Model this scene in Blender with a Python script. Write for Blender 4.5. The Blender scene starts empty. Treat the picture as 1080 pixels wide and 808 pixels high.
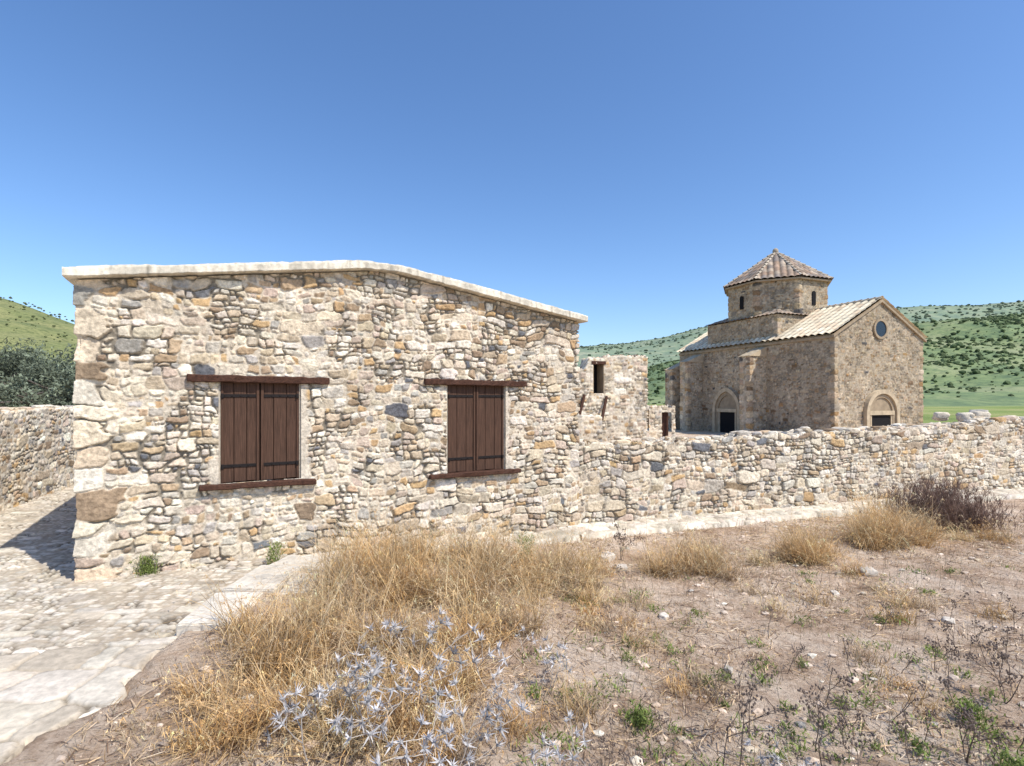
import bpy, bmesh, math
import numpy as np
from mathutils import Vector, Matrix
scene=bpy.context.scene
COL=scene.collection
CAMH=1.8; F=560.0; HY=420.0

# ------------------------------------------------------------------ noise
def h2(ix,iy,seed=0):
    n=ix.astype(np.int64)*374761393+iy.astype(np.int64)*668265263+int(seed)*982451653
    n=(n^(n>>13))*1274126177
    n&=0x7fffffff
    return ((n^(n>>16))&0xffff)/65535.0
def vn(x,y,seed=0):
    x=np.asarray(x,float);y=np.asarray(y,float)
    ix=np.floor(x);iy=np.floor(y);fx=x-ix;fy=y-iy
    fx=fx*fx*(3-2*fx);fy=fy*fy*(3-2*fy)
    a=h2(ix,iy,seed);b=h2(ix+1,iy,seed);c=h2(ix,iy+1,seed);d=h2(ix+1,iy+1,seed)
    return (a*(1-fx)+b*fx)*(1-fy)+(c*(1-fx)+d*fx)*fy
def fbm(x,y,seed=0,o=4):
    s=0;a=.5;t=0
    for i in range(o):
        s=s+a*vn(x*2**i+i*17.3,y*2**i-i*9.1,seed+i);t+=a;a*=.5
    return s/t-.5
def ss(x): 
    x=np.clip(x,0,1);return x*x*(3-2*x)

# ------------------------------------------------------------------ mesh helpers
def mk(name,V,Fs,C=None,mat=None,smooth=True,parent=None):
    me=bpy.data.meshes.new(name)
    V=np.asarray(V,dtype=np.float32)
    assert np.isfinite(V).all(),name
    if not isinstance(Fs,list):Fs=[Fs]
    Fs=[np.asarray(f,dtype=np.int32) for f in Fs if len(f)]
    me.vertices.add(len(V));me.vertices.foreach_set('co',V.ravel())
    loops=np.concatenate([f.ravel() for f in Fs])
    tot=np.concatenate([np.full(len(f),f.shape[1]) for f in Fs])
    st=np.concatenate([[0],np.cumsum(tot)[:-1]]).astype(np.int32)
    me.loops.add(len(loops));me.loops.foreach_set('vertex_index',loops.astype(np.int32))
    me.polygons.add(len(tot));me.polygons.foreach_set('loop_start',st)
    me.polygons.foreach_set('use_smooth',np.full(len(tot),bool(smooth)))
    me.update(calc_edges=True);me.validate()
    if C is not None:
        ca=me.color_attributes.new('Col','FLOAT_COLOR','POINT')
        rgba=np.ones((len(V),4),np.float32);rgba[:,:3]=np.clip(C,0.003,.85)
        ca.data.foreach_set('color',rgba.ravel())
    if mat:me.materials.append(mat)
    ob=bpy.data.objects.new(name,me);COL.objects.link(ob)
    if parent:ob.parent=parent
    return ob
class Acc:
    def __init__(s):s.V=[];s.F={};s.C=[];s.n=0
    def add(s,V,F,C):
        V=np.asarray(V,float);C=np.asarray(C,float)
        if C.ndim==1:C=np.tile(C,(len(V),1))
        s.V.append(V);s.C.append(C)
        for f in (F if isinstance(F,list) else [F]):
            f=np.asarray(f)
            if len(f):s.F.setdefault(f.shape[1],[]).append(f+s.n)
        s.n+=len(V)
    def make(s,name,mat,smooth=True,parent=None):
        return mk(name,np.vstack(s.V),[np.vstack(v) for v in s.F.values()],np.vstack(s.C),mat,smooth,parent)
def empty(name,loc):
    e=bpy.data.objects.new(name,None);e.location=loc;e.empty_display_size=.3;COL.objects.link(e);return e
def setp(o,p):
    bpy.context.view_layer.update()
    o.parent=p;o.matrix_parent_inverse=p.matrix_world.inverted()
def info(o,label=None,cat=None,kind=None,group=None):
    if label:o['label']=label
    if cat:o['category']=cat
    if kind:o['kind']=kind
    if group:o['group']=group
ICO={}
for k in (1,2,3):
    bm=bmesh.new();bmesh.ops.create_icosphere(bm,subdivisions=k,radius=1)
    bm.verts.ensure_lookup_table()
    ICO[k]=(np.array([v.co[:] for v in bm.verts]),np.array([[v.index for v in f.verts] for f in bm.faces]));bm.free()
def rock(acc,c,size,col,rng,k=2,flat=.6,cube=.5):
    V,Fc=ICO[k];V=V.copy()
    m=np.max(np.abs(V),axis=1,keepdims=True)
    V=V*(1-cube)+V/m*cube*.85
    s=rng.uniform(0,99)
    V*= (1+.5*fbm(V[:,0]*1.3+V[:,2]*1.7+s,V[:,1]*1.3-V[:,2]*1.1+s,3,3))[:,None]
    a=rng.uniform(0,6.28);ca,sa=math.cos(a),math.sin(a)
    V=V*np.array([size*rng.uniform(.8,1.3),size*rng.uniform(.6,.9),size*flat*rng.uniform(.7,1.1)])
    V=V@np.array([[ca,sa,0],[-sa,ca,0],[0,0,1]])+np.array(c)
    col=np.array(col)*(1+.25*fbm(V[:,0]*25+V[:,2]*11,V[:,1]*25+V[:,2]*13,5,3))[:,None]
    acc.add(V,Fc,col)

# ------------------------------------------------------------------ materials
def newmat(name):
    m=bpy.data.materials.new(name);m.use_nodes=True
    nt=m.node_tree;b=nt.nodes['Principled BSDF'];b.inputs['Specular IOR Level'].default_value=.2
    return m,nt,b
def N(nt,t,**k):
    n=nt.nodes.new(t)
    for a,v in k.items():
        if a in n.inputs:n.inputs[a].default_value=v
        else:setattr(n,a,v)
    return n
def attrmat(name,rough=.95,sc=45,amt=.35,bump=.4,bdist=.01,sc2=3,amt2=.2,transl=0):
    m,nt,b=newmat(name);L=nt.links
    at=N(nt,'ShaderNodeAttribute',attribute_name='Col')
    tc=N(nt,'ShaderNodeTexCoord')
    n1=N(nt,'ShaderNodeTexNoise',Scale=sc,Detail=6.0,Roughness=.65)
    n2=N(nt,'ShaderNodeTexNoise',Scale=sc2,Detail=4.0)
    L.new(tc.outputs['Object'],n1.inputs['Vector']);L.new(tc.outputs['Object'],n2.inputs['Vector'])
    def rng_(n,a):
        r=N(nt,'ShaderNodeMapRange');r.inputs['From Min'].default_value=.3;r.inputs['From Max'].default_value=.7
        r.inputs['To Min'].default_value=1-a;r.inputs['To Max'].default_value=1+a
        L.new(n.outputs['Fac'],r.inputs['Value']);return r
    r1=rng_(n1,amt);r2=rng_(n2,amt2)
    mu=N(nt,'ShaderNodeMath',operation='MULTIPLY');L.new(r1.outputs[0],mu.inputs[0]);L.new(r2.outputs[0],mu.inputs[1])
    vm=N(nt,'ShaderNodeVectorMath',operation='SCALE');L.new(at.outputs['Color'],vm.inputs[0]);L.new(mu.outputs[0],vm.inputs['Scale'])
    L.new(vm.outputs[0],b.inputs['Base Color']);b.inputs['Roughness'].default_value=rough
    if bump:
        bp=N(nt,'ShaderNodeBump',Strength=bump,Distance=bdist);L.new(n1.outputs['Fac'],bp.inputs['Height']);L.new(bp.outputs[0],b.inputs['Normal'])
    if transl:
        tr=N(nt,'ShaderNodeBsdfTranslucent');L.new(vm.outputs[0],tr.inputs['Color'])
        mx=N(nt,'ShaderNodeMixShader',Fac=transl);out=nt.nodes['Material Output']
        L.new(b.outputs[0],mx.inputs[1]);L.new(tr.outputs[0],mx.inputs[2]);L.new(mx.outputs[0],out.inputs[0])
    return m
M_stone=attrmat('rubble_masonry',sc=26,amt=.36,bump=.8,bdist=.016,amt2=.12)
M_fstone=attrmat('weathered_masonry',sc=9,amt=.3,bump=.5,bdist=.04,sc2=.6,amt2=.12)
M_pave=attrmat('paving_stone',sc=24,amt=.22,bump=.5,bdist=.008,sc2=2,amt2=.15)
M_tile=attrmat('clay_tile',sc=9,amt=.2,bump=.3,bdist=.02,sc2=.8)
M_plant=attrmat('plant_matter',sc=20,amt=.15,bump=0,transl=.25)
M_leaf=attrmat('olive_leaf',sc=3,amt=.3,bump=0,transl=.2)
M_bark=attrmat('bark',sc=15,amt=.3,bump=.5)
M_rock=attrmat('rock',sc=25,amt=.3,bump=.6)
def woodmat(name,c1,c2):
    m,nt,b=newmat(name);L=nt.links
    tc=N(nt,'ShaderNodeTexCoord');mp=N(nt,'ShaderNodeMapping');mp.inputs['Scale'].default_value=(25,25,3)
    L.new(tc.outputs['Generated'],mp.inputs['Vector'])
    n=N(nt,'ShaderNodeTexNoise',Scale=1.6,Detail=8.0,Roughness=.7);L.new(mp.outputs[0],n.inputs['Vector'])
    cr=N(nt,'ShaderNodeValToRGB');cr.color_ramp.elements[0].position=.33;cr.color_ramp.elements[1].position=.7
    cr.color_ramp.elements[0].color=(*c1,1);cr.color_ramp.elements[1].color=(*c2,1)
    L.new(n.outputs['Fac'],cr.inputs['Fac']);L.new(cr.outputs[0],b.inputs['Base Color'])
    bp=N(nt,'ShaderNodeBump',Strength=.6,Distance=.005);L.new(n.outputs['Fac'],bp.inputs['Height']);L.new(bp.outputs[0],b.inputs['Normal'])
    b.inputs['Roughness'].default_value=.85
    return m
M_wood=woodmat('painted_shutter_wood',(.040,.022,.0145),(.135,.072,.047))
M_lint=woodmat('old_beam_wood',(.034,.016,.011),(.115,.054,.034))
def flatmat(name,c,rough=.9,sc=20,amt=.2):
    m,nt,b=newmat(name);L=nt.links
    tc=N(nt,'ShaderNodeTexCoord');n=N(nt,'ShaderNodeTexNoise',Scale=sc,Detail=5.0);L.new(tc.outputs['Object'],n.inputs['Vector'])
    cr=N(nt,'ShaderNodeValToRGB');cr.color_ramp.elements[0].position=.3;cr.color_ramp.elements[1].position=.7
    cr.color_ramp.elements[0].color=(*[x*(1-amt) for x in c],1);cr.color_ramp.elements[1].color=(*[x*(1+amt) for x in c],1)
    L.new(n.outputs['Fac'],cr.inputs['Fac']);L.new(cr.outputs[0],b.inputs['Base Color'])
    bp=N(nt,'ShaderNodeBump',Strength=.5,Distance=.006);L.new(n.outputs['Fac'],bp.inputs['Height']);L.new(bp.outputs[0],b.inputs['Normal'])
    b.inputs['Roughness'].default_value=rough
    return m
M_plaster=flatmat('lime_plaster',(.48,.41,.32),sc=30)
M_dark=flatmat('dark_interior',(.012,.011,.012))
M_iron=flatmat('rusty_iron',(.016,.012,.011),.6)
M_pale=flatmat('dressed_limestone',(.50,.40,.27),sc=4)
M_corn=flatmat('weathered_limestone',(.33,.255,.17),sc=4)
M_glass=flatmat('dusty_glass',(.02,.035,.055),.2)

# ------------------------------------------------------------------ stones
PAL=np.array([(.65,.56,.43),(.59,.49,.36),(.53,.425,.295),(.50,.335,.175),(.52,.41,.315),(.60,.53,.43),(.39,.355,.305),(.15,.15,.155),(.32,.23,.15),(.70,.63,.51),(.45,.325,.205)])
PW=np.array([.185,.17,.14,.06,.08,.13,.075,.015,.045,.09,.055]);PW/=PW.sum()
def pack(u0,u1,v0,v1,band,seg,smin,rng,asp=(1.2,3.4),big=3.2):
    R=[]
    def split(a,b,c,d):
        w=b-a;h=d-c
        mh=smin*(1+(big-1)*rng.random()**1.5)
        if h>mh and h>smin*1.4 and w<h*4:
            t=c+h*rng.uniform(.3,.7);split(a,b,c,t);split(a,b,t,d);return
        if w>h*rng.uniform(*asp):
            t=a+w*rng.uniform(.28,.72);split(a,t,c,d);split(t,b,c,d);return
        R.append((a,b,c,d))
    v=v0
    while v<v1:
        h=rng.uniform(*band);u=u0-rng.uniform(0,seg[1])
        while u<u1:
            w=rng.uniform(*seg);split(u,u+w,v,v+h);u+=w
        v+=h
    R=np.array(R)
    return np.stack([(R[:,0]+R[:,1])/2,(R[:,2]+R[:,3])/2,(R[:,1]-R[:,0])/2,(R[:,3]-R[:,2])/2],1)
def evalstones(U,Vv,S,rng,warp=.05,wl=.7,gap=.008,seed=1,rot=.12,fine=.012,fs=.1,shape=1.):
    Uw=U+warp*2*fbm(U/wl,Vv/wl,seed,2)+fine*2*fbm(U/fs,Vv/fs,seed+5,3)
    Vw=Vv+warp*2*fbm(U/wl+40,Vv/wl+9,seed+2,2)+fine*2*fbm(U/fs+33,Vv/fs,seed+6,3)
    n=len(S);th=rng.normal(0,rot,n);p=rng.uniform(5,14,n)
    ct,st=np.cos(th),np.sin(th)
    a=S[:,2]*rng.uniform(.93,1.1,n);b=S[:,3]*rng.uniform(.93,1.1,n)
    sh=np.clip(rng.normal(0,.22*shape,n),-.5,.5);tp=np.clip(rng.normal(0,.18*shape,n),-.4,.4);tq=np.clip(rng.normal(0,.18*shape,n),-.4,.4)
    mn=np.minimum(a,b);R=max(np.percentile(S[:,2],99.5),.1)*1.7
    T=max(.3,R*.8)
    best=np.full(U.shape,9.);b2=np.full(U.shape,9.);idx=np.zeros(U.shape,int);DX=np.zeros(U.shape);DY=np.zeros(U.shape)
    ku=np.floor(Uw/T).astype(int);kv=np.floor(Vw/T).astype(int)
    key=ku*100003+kv
    order=np.argsort(key.ravel(),kind='stable');ks=key.ravel()[order]
    cuts=np.concatenate([[0],np.nonzero(np.diff(ks))[0]+1,[len(ks)]])
    fu=Uw.ravel();fv=Vw.ravel();bf=best.ravel();b2f=b2.ravel();xf=idx.ravel();dxf=DX.ravel();dyf=DY.ravel()
    for i in range(len(cuts)-1):
        sel=order[cuts[i]:cuts[i+1]]
        x=fu[sel];y=fv[sel]
        m=np.nonzero((S[:,0]>x.min()-R)&(S[:,0]<x.max()+R)&(S[:,1]>y.min()-R)&(S[:,1]<y.max()+R))[0]
        if len(m)<2:continue
        dx=x[:,None]-S[m,0];dy=y[:,None]-S[m,1]
        rx=dx*ct[m]+dy*st[m];ry=-dx*st[m]+dy*ct[m]
        rx2=rx+sh[m]*ry
        ax=a[m]*(1+tp[m]*np.clip(ry/b[m],-1.2,1.2));bx=b[m]*(1+tq[m]*np.clip(rx/a[m],-1.2,1.2))
        d=((np.abs(rx2)/ax)**p[m]+(np.abs(ry)/bx)**p[m])**(1/p[m])
        s=(d-1)*mn[m];j=s.argmin(1);r=np.arange(len(sel))
        bf[sel]=s[r,j];xf[sel]=m[j];dxf[sel]=rx[r,j];dyf[sel]=ry[r,j]
        s[r,j]=9;b2f[sel]=s.min(1)
    e=(b2f-bf)/2
    gp=gap*(1+2.4*fbm(U/.12,Vv/.12,seed+60,3)).ravel()
    se=np.maximum(gp-e,bf-.03)
    return se.reshape(U.shape),xf.reshape(U.shape),dxf.reshape(U.shape),dyf.reshape(U.shape)
def stonefield(U,V,S,rng,seed,prot=(.012,.04),edge=.012,mort=(.60,.515,.395),tilt=.1,warp=.05,wl=.7,gap=.008,rot=.12,fine=.012,fs=.1,pal=PAL,pw=PW,rough=.008,var=.10,dark=.5,cv=.012,shape=1.,deepth=.03,rs=.05,dd=.018,ctr=.5):
    s,i,dx,dy=evalstones(U,V,S,rng,warp,wl,gap,seed,rot,fine,fs,shape)
    n=len(S)
    ins=np.clip(-s/edge,0,1);prof=1-(1-ins)**2
    pr=rng.uniform(*prot,n);tx=rng.normal(0,tilt,n);ty=rng.normal(0,tilt,n)
    ro=fbm(U/rs,V/rs,seed+9,3)
    H=prof*(pr[i]+np.clip(tx[i]*dx+ty[i]*dy,-.015,.015)+rough*ro*2)+.004*ro
    sc=pal[rng.choice(len(pal),n,p=pw)]*rng.normal(1,var,n)[:,None]*(1+rng.normal(0,cv,(n,3)))
    C=sc[i]*(1+ctr*fbm(U/.09,V/.09,seed+20,4))[...,None]
    k=np.clip((s+.003)/.006,0,1)[...,None]
    mc=np.array(mort)*(1+.5*fbm(U/.25,V/.25,seed+21,3))[...,None]
    deep=(ss((fbm(U/.3,V/.3,seed+31,3)-deepth)/.05))[...,None]*k
    mc=mc*(1-dark*deep)
    H=H-dd*deep[...,0]
    C=C*(1-k)+mc*k
    C*= (1+.22*fbm(U/1.3,V/1.3,seed+40,3))[...,None]
    return H,C,s,i
def pathmap(path):
    P=np.array(path,float);d=np.diff(P,axis=0);L=np.linalg.norm(d,axis=1);cum=np.concatenate([[0],np.cumsum(L)])
    t=d/L[:,None];nrm=np.stack([t[:,1],-t[:,0]],1)
    return P,cum,t,nrm
def wallsheet(name,path,z0,topf,us,dv,S,rng,seed,mat,openings=(),plaster=(),thick=None,backdrop=.8,parent=None,topscale=2.0,offs=0.,**kw):
    P,cum,t,nrm=pathmap(path)
    us=np.asarray(us);us=us[(us>=0)&(us<=cum[-1]+1e-6)]
    px=np.interp(us,cum,P[:,0]);py=np.interp(us,cum,P[:,1])
    seg=np.clip(np.searchsorted(cum,us,side='right')-1,0,len(t)-1)
    nx=nrm[seg,0].copy();ny=nrm[seg,1].copy()
    for c in range(1,len(cum)-1):
        m=np.abs(us-cum[c])<.025
        a=nrm[c-1]+nrm[c];a/=np.linalg.norm(a)**2/2
        nx[m]=a[0];ny[m]=a[1]
        j=np.argmin(np.abs(us-cum[c]));px[j]=P[c,0];py[j]=P[c,1]
    top=topf(us)
    ext=(thick+backdrop) if thick else 0
    vs=np.arange(z0,top.max()+ext+dv,dv)
    U,V=np.meshgrid(us,vs,indexing='ij')
    H,C,s,i=stonefield(U,V,S,rng,seed,**kw)
    for (a,b,c,d,w) in plaster:
        dd=np.maximum(np.maximum(a-U,U-b),np.maximum(c-V,V-d))+.07*fbm(U/.13,V/.13,seed+50,4)*2
        k=np.clip(1-dd/w,0,1);k=ss(k*1.6)
        H=H*(1-k)+k*(.012+.008*fbm(U/.08,V/.08,3,3));pc=np.array((.59,.51,.40))*(1+.5*fbm(U/.15,V/.15,77,4))[...,None]
        C=C*(1-k[...,None])+pc*k[...,None]
    H=H+offs
    T=top[:,None]*np.ones_like(V)
    if thick:
        over=np.clip(V-T,0,thick);down=np.clip(V-T-thick,0,99)
        r=.07
        a=np.clip((V-(T-r))/(2*r),0,1)*math.pi/2+np.clip((V-(T+thick-r))/(2*r),0,1)*math.pi/2
        ch,cv_=np.cos(a),np.sin(a)
        Hh=H*np.where((V>T)&(V<T+thick),topscale,1)
        X=px[:,None]+nx[:,None]*(-over+Hh*ch);Y=py[:,None]+ny[:,None]*(-over+Hh*ch)
        Z=np.minimum(V,T)-down+Hh*cv_
    else:
        X=px[:,None]+nx[:,None]*H;Y=py[:,None]+ny[:,None]*H;Z=np.minimum(V,T)
    n,m=U.shape
    idx=np.arange(n*m).reshape(n,m)
    Fq=np.stack([idx[:-1,:-1],idx[1:,:-1],idx[1:,1:],idx[:-1,1:]],-1)
    cu=(U[:-1,:-1]+U[1:,1:])/2;cvv=(V[:-1,:-1]+V[1:,1:])/2
    keep=np.ones(cu.shape,bool)
    keep&=(V[:-1,:-1]<(np.maximum(top[:-1],top[1:])[:,None]+ext))
    for (a,b,c,d) in openings: keep&=~((cu>a)&(cu<b)&(cvv>c)&(cvv<d))
    Fq=Fq[keep]
    return mk(name,np.stack([X,Y,Z],-1).reshape(-1,3),Fq,C.reshape(-1,3),mat,True,parent)

def fpt(fr,a,o,z):
    O,ax,an=fr;return (O[0]+ax[0]*a+an[0]*o,O[1]+ax[1]*a+an[1]*o,z)
def fbox(name,fr,a,o,z,mat,bevel=.006,parent=None,rough=0,seed=0,skew=0,segs=1):
    bm=bmesh.new()
    nb=max(1,int((a[1]-a[0])/.08)) if rough else 1
    vs=[]
    for k in range(nb+1):
        aa=a[0]+(a[1]-a[0])*k/nb
        ring=[]
        for (oo,zz) in ((o[0],z[0]),(o[1],z[0]),(o[1],z[1]),(o[0],z[1])):
            j=[0,0]
            if rough:j=[(h2(np.array([k*7+seed]),np.array([int(oo*100)+int(zz*100)]),9)[0]-.5)*2*rough]*2
            ring.append(bm.verts.new(fpt(fr,aa,oo+j[0],zz+j[1]*.7+skew*(k/nb))))
        vs.append(ring)
    for k in range(nb):
        for q in range(4):
            bm.faces.new((vs[k][q],vs[k+1][q],vs[k+1][(q+1)%4],vs[k][(q+1)%4]))
    bm.faces.new(vs[0]);bm.faces.new(vs[-1][::-1])
    bmesh.ops.recalc_face_normals(bm,faces=bm.faces)
    if bevel:
        ed=[e for e in bm.edges if e.calc_face_angle(0)>.6]
        bmesh.ops.bevel(bm,geom=ed,offset=bevel,segments=segs,affect='EDGES')
    me=bpy.data.meshes.new(name);bm.to_mesh(me);bm.free();me.materials.append(mat)
    ob=bpy.data.objects.new(name,me);COL.objects.link(ob)
    if parent:ob.parent=parent
    return ob
def join(obs,name):
    bm=bmesh.new()
    mats=[]
    for o in obs:
        off=len(bm.faces)
        bm.from_mesh(o.data);bm.faces.ensure_lookup_table()
        mt=o.data.materials[0]
        if mt not in mats:mats.append(mt)
        for f in list(bm.faces)[off:]:f.material_index=mats.index(mt)
    me=bpy.data.meshes.new(name);bm.to_mesh(me);bm.free()
    for m in mats:me.materials.append(m)
    for o in obs:bpy.data.objects.remove(o)
    ob=bpy.data.objects.new(name,me);COL.objects.link(ob);return ob
def prism(name,fr,outl,o0,o1,mat,inner=None,closed=False):
    bm=bmesh.new()
    A=[bm.verts.new(fpt(fr,p[0],o0,p[1])) for p in outl];B=[bm.verts.new(fpt(fr,p[0],o1,p[1])) for p in outl]
    n=len(outl)
    if inner is None:
        bm.faces.new(A);bm.faces.new(B)
        for i in range(n):bm.faces.new((A[i],A[(i+1)%n],B[(i+1)%n],B[i]))
    else:
        Ci=[bm.verts.new(fpt(fr,p[0],o0,p[1])) for p in inner];D=[bm.verts.new(fpt(fr,p[0],o1,p[1])) for p in inner]
        for i in (range(n) if closed else range(n-1)):
            j=(i+1)%n
            bm.faces.new((B[i],B[j],D[j],D[i]));bm.faces.new((A[i],A[j],B[j],B[i]));bm.faces.new((Ci[i],Ci[j],D[j],D[i]))
    bmesh.ops.recalc_face_normals(bm,faces=bm.faces)
    me=bpy.data.meshes.new(name);bm.to_mesh(me);bm.free();me.materials.append(mat)
    ob=bpy.data.objects.new(name,me);COL.objects.link(ob)
    return ob

# ------------------------------------------------------------------ layout
D=np.array([.8746,.4848]);NF=np.array([.4848,-.8746]);BK=-NF
C0=np.array([-4.29,5.22]);FW=6.07
WD=np.array([.9468,.3217]);W0=np.array([1.00,8.21])
def edge_(Y):
    Y=np.asarray(Y,float)
    return -2.5+.06*ss((3.85-Y)/.3)+(.1+.14*ss((3.8-Y)/.4))*fbm(Y/.28,Y*0,4,4)*2
def gz(x,y):
    x=np.asarray(x,float);y=np.asarray(y,float)
    z=-.22*ss((x+1.8)/4.0)
    path=ss((edge_(y)+.06-x)/.06)
    near=ss((7.5-y)/1.5)
    z=z+(.085-.05*ss((3.9-y)/.4))*ss((x+2.6)/.2)*(1-ss((x+1.5)/2.5))*near
    r=np.hypot(x,y)
    dirt=1-path
    z=z+dirt*ss((60-r)/30)*(.09*fbm(x/1.3,y/1.3,11,3)+.075*fbm(x/.25,y/.25,12,4))
    z=z-.06*path
    dd=(x-C0[0])*NF[0]+(y-C0[1])*NF[1]
    dw=(x-W0[0])*WD[1]-(y-W0[1])*WD[0]
    e=np.where(x<1.0,dd,dw)
    foot=(1-ss((e-.55)/.2))*ss((x+2.6)/.3)
    z=z*(1-foot)+(-.24)*foot
    return z
def G(px,py,z=-.08):
    Y=(CAMH-z)*F/(py-HY);return ((px-540)/F*Y,Y)

def grow(a,b,n,sgn):
    return a+sgn*np.geomspace(.08,b,n)
xs=np.concatenate([grow(-5,4000,45,-1)[::-1],np.arange(-5,11,.032),grow(11,4000,45,1)])
ys=np.concatenate([grow(1.2,800,30,-1)[::-1],np.arange(1.2,9.5,.026),grow(9.5,5000,60,1)])
X,Y=np.meshgrid(xs,ys,indexing='ij')
idx=np.arange(X.size).reshape(X.shape)
Fq=np.stack([idx[:-1,:-1],idx[1:,:-1],idx[1:,1:],idx[:-1,1:]],-1).reshape(-1,4)
m,nt,b=newmat('dry_earth');L=nt.links
geo=N(nt,'ShaderNodeNewGeometry')
def noise(sc,det=5.,ro=.6):
    n=N(nt,'ShaderNodeTexNoise',Scale=sc,Detail=det,Roughness=ro);L.new(geo.outputs['Position'],n.inputs['Vector']);return n
def ramp(n,stops):
    c=N(nt,'ShaderNodeValToRGB')
    while len(c.color_ramp.elements)<len(stops):c.color_ramp.elements.new(.5)
    for e,(p,col) in zip(c.color_ramp.elements,stops):e.position=p;e.color=(*col,1)
    L.new(n.outputs[0],c.inputs['Fac']);return c
nA=noise(1.4,10.,.78);nB=noise(28.,8.,.8);nC=noise(5.)
cA=ramp(nA,[(.33,(.36,.24,.155)),(.44,(.55,.40,.285)),(.53,(.71,.56,.425)),(.66,(.79,.66,.53)),(.8,(.61,.46,.33))])
cB=ramp(nB,[(.32,(.42,.38,.35)),(.46,(.90,.87,.84)),(.6,(1.12,1.12,1.1))])
mx=N(nt,'ShaderNodeMix',data_type='RGBA',blend_type='MULTIPLY');mx.inputs['Factor'].default_value=.9
L.new(cA.outputs[0],mx.inputs['A']);L.new(cB.outputs[0],mx.inputs['B'])
vo=N(nt,'ShaderNodeTexVoronoi',feature='DISTANCE_TO_EDGE',Scale=6.0)
wv=N(nt,'ShaderNodeMix',data_type='RGBA',blend_type='LINEAR_LIGHT');wv.inputs['Factor'].default_value=.18
L.new(geo.outputs['Position'],wv.inputs['A']);L.new(nC.outputs['Color'],wv.inputs['B']);L.new(wv.outputs['Result'],vo.inputs['Vector'])
cr=N(nt,'ShaderNodeMapRange');cr.inputs['From Max'].default_value=.02;cr.inputs['To Min'].default_value=.6;L.new(vo.outputs['Distance'],cr.inputs['Value'])
crm=N(nt,'ShaderNodeMix',data_type='RGBA',blend_type='MULTIPLY');crm.inputs['Factor'].default_value=.15
L.new(mx.outputs['Result'],crm.inputs['A']);L.new(cr.outputs[0],crm.inputs['B'])
ln=N(nt,'ShaderNodeVectorMath',operation='LENGTH');L.new(geo.outputs['Position'],ln.inputs[0])
mr=N(nt,'ShaderNodeMapRange');mr.inputs['From Min'].default_value=30;mr.inputs['From Max'].default_value=55;L.new(ln.outputs['Value'],mr.inputs['Value'])
nG=noise(.06,6.);cG=ramp(nG,[(.35,(.15,.20,.055)),(.5,(.22,.27,.075)),(.65,(.33,.32,.13))])
mg=N(nt,'ShaderNodeMix',data_type='RGBA');L.new(mr.outputs[0],mg.inputs['Factor']);L.new(crm.outputs['Result'],mg.inputs['A']);L.new(cG.outputs[0],mg.inputs['B'])
L.new(mg.outputs['Result'],b.inputs['Base Color']);b.inputs['Roughness'].default_value=1
ad=N(nt,'ShaderNodeMath',operation='MULTIPLY_ADD');L.new(cr.outputs[0],ad.inputs[0]);ad.inputs[1].default_value=.2;L.new(nB.outputs['Fac'],ad.inputs[2])
bp=N(nt,'ShaderNodeBump',Strength=1.,Distance=.04);L.new(ad.outputs[0],bp.inputs['Height']);L.new(bp.outputs[0],b.inputs['Normal'])
M_ground=m
g=mk('ground',np.stack([X,Y,gz(X,Y)],-1).reshape(-1,3),Fq,None,M_ground);info(g,kind='structure')

# ------------------------------------------------------------------ horizontal paving
def paving(name,xr,yr,step,S,seed,mask,zf,drop,**kw):
    xs=np.arange(*xr,step);ys=np.arange(*yr,step);X,Y=np.meshgrid(xs,ys,indexing='ij')
    H,C,s,i=stonefield(X,Y,S,np.random.default_rng(seed),seed,**kw)
    Z=zf(X,Y)+H-.14*drop(X,Y)
    idx=np.arange(X.size).reshape(X.shape);Fq=np.stack([idx[:-1,:-1],idx[1:,:-1],idx[1:,1:],idx[:-1,1:]],-1)
    k=mask(X,Y,i,s)[:-1,:-1]
    o=mk(name,np.stack([X,Y,Z],-1).reshape(-1,3),Fq[k],C.reshape(-1,3),M_pave);info(o,kind='structure');return o
PP=np.array([(.56,.50,.41),(.51,.445,.35),(.60,.54,.445),(.46,.395,.305),(.54,.475,.38)]);PPW=np.ones(5)/5
bnd=lambda X:3.62+.33*(X+3.47)
r_=np.random.default_rng(3)
S=pack(-11,-2.0,3.0,14,(.08,.14),(.2,.45),.05,r_,asp=(1.6,3.8))
paving('cobbled_path',(-10.5,-2.1),(3.1,13),.0165,S,31,lambda X,Y,i,s:(Y>bnd(X)-.15),lambda X,Y:-.003+.02*fbm(X/.8,Y/.8,3,2)+0*X,
  lambda X,Y:np.maximum(ss((X-edge_(Y))/.03),ss((bnd(X)-Y)/.06)),
  prot=(.002,.012),edge=.005,mort=(.38,.315,.235),warp=.06,gap=.008,pal=PP,pw=PPW,rough=.003,tilt=.06,dark=.55,var=.11,cv=.008)
S=pack(-7,-1.4,0,5.2,(.32,.5),(.6,1.2),.28,r_,asp=(1.4,2.6))
paving('flagstone_path',(-6,-2.0),(.4,4.5),.016,S,37,lambda X,Y,i,s:(Y<bnd(X)+.14),lambda X,Y:.012+.012*fbm(X/.8,Y/.8,3,2),
  lambda X,Y:np.maximum(ss((X-edge_(Y)+.0)/.02),ss((Y-bnd(X)-.04-.06*fbm(X/.3,Y/.3,7,2))/.03)),
  prot=(.017,.021),edge=.003,mort=(.40,.335,.25),warp=.16,wl=1.5,gap=.008,pal=PP*1.0,pw=PPW,rough=.001,tilt=.006,rot=.08,fine=.014,fs=.25,cv=.006,dark=.45,shape=.9,dd=.006,var=.07)
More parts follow.
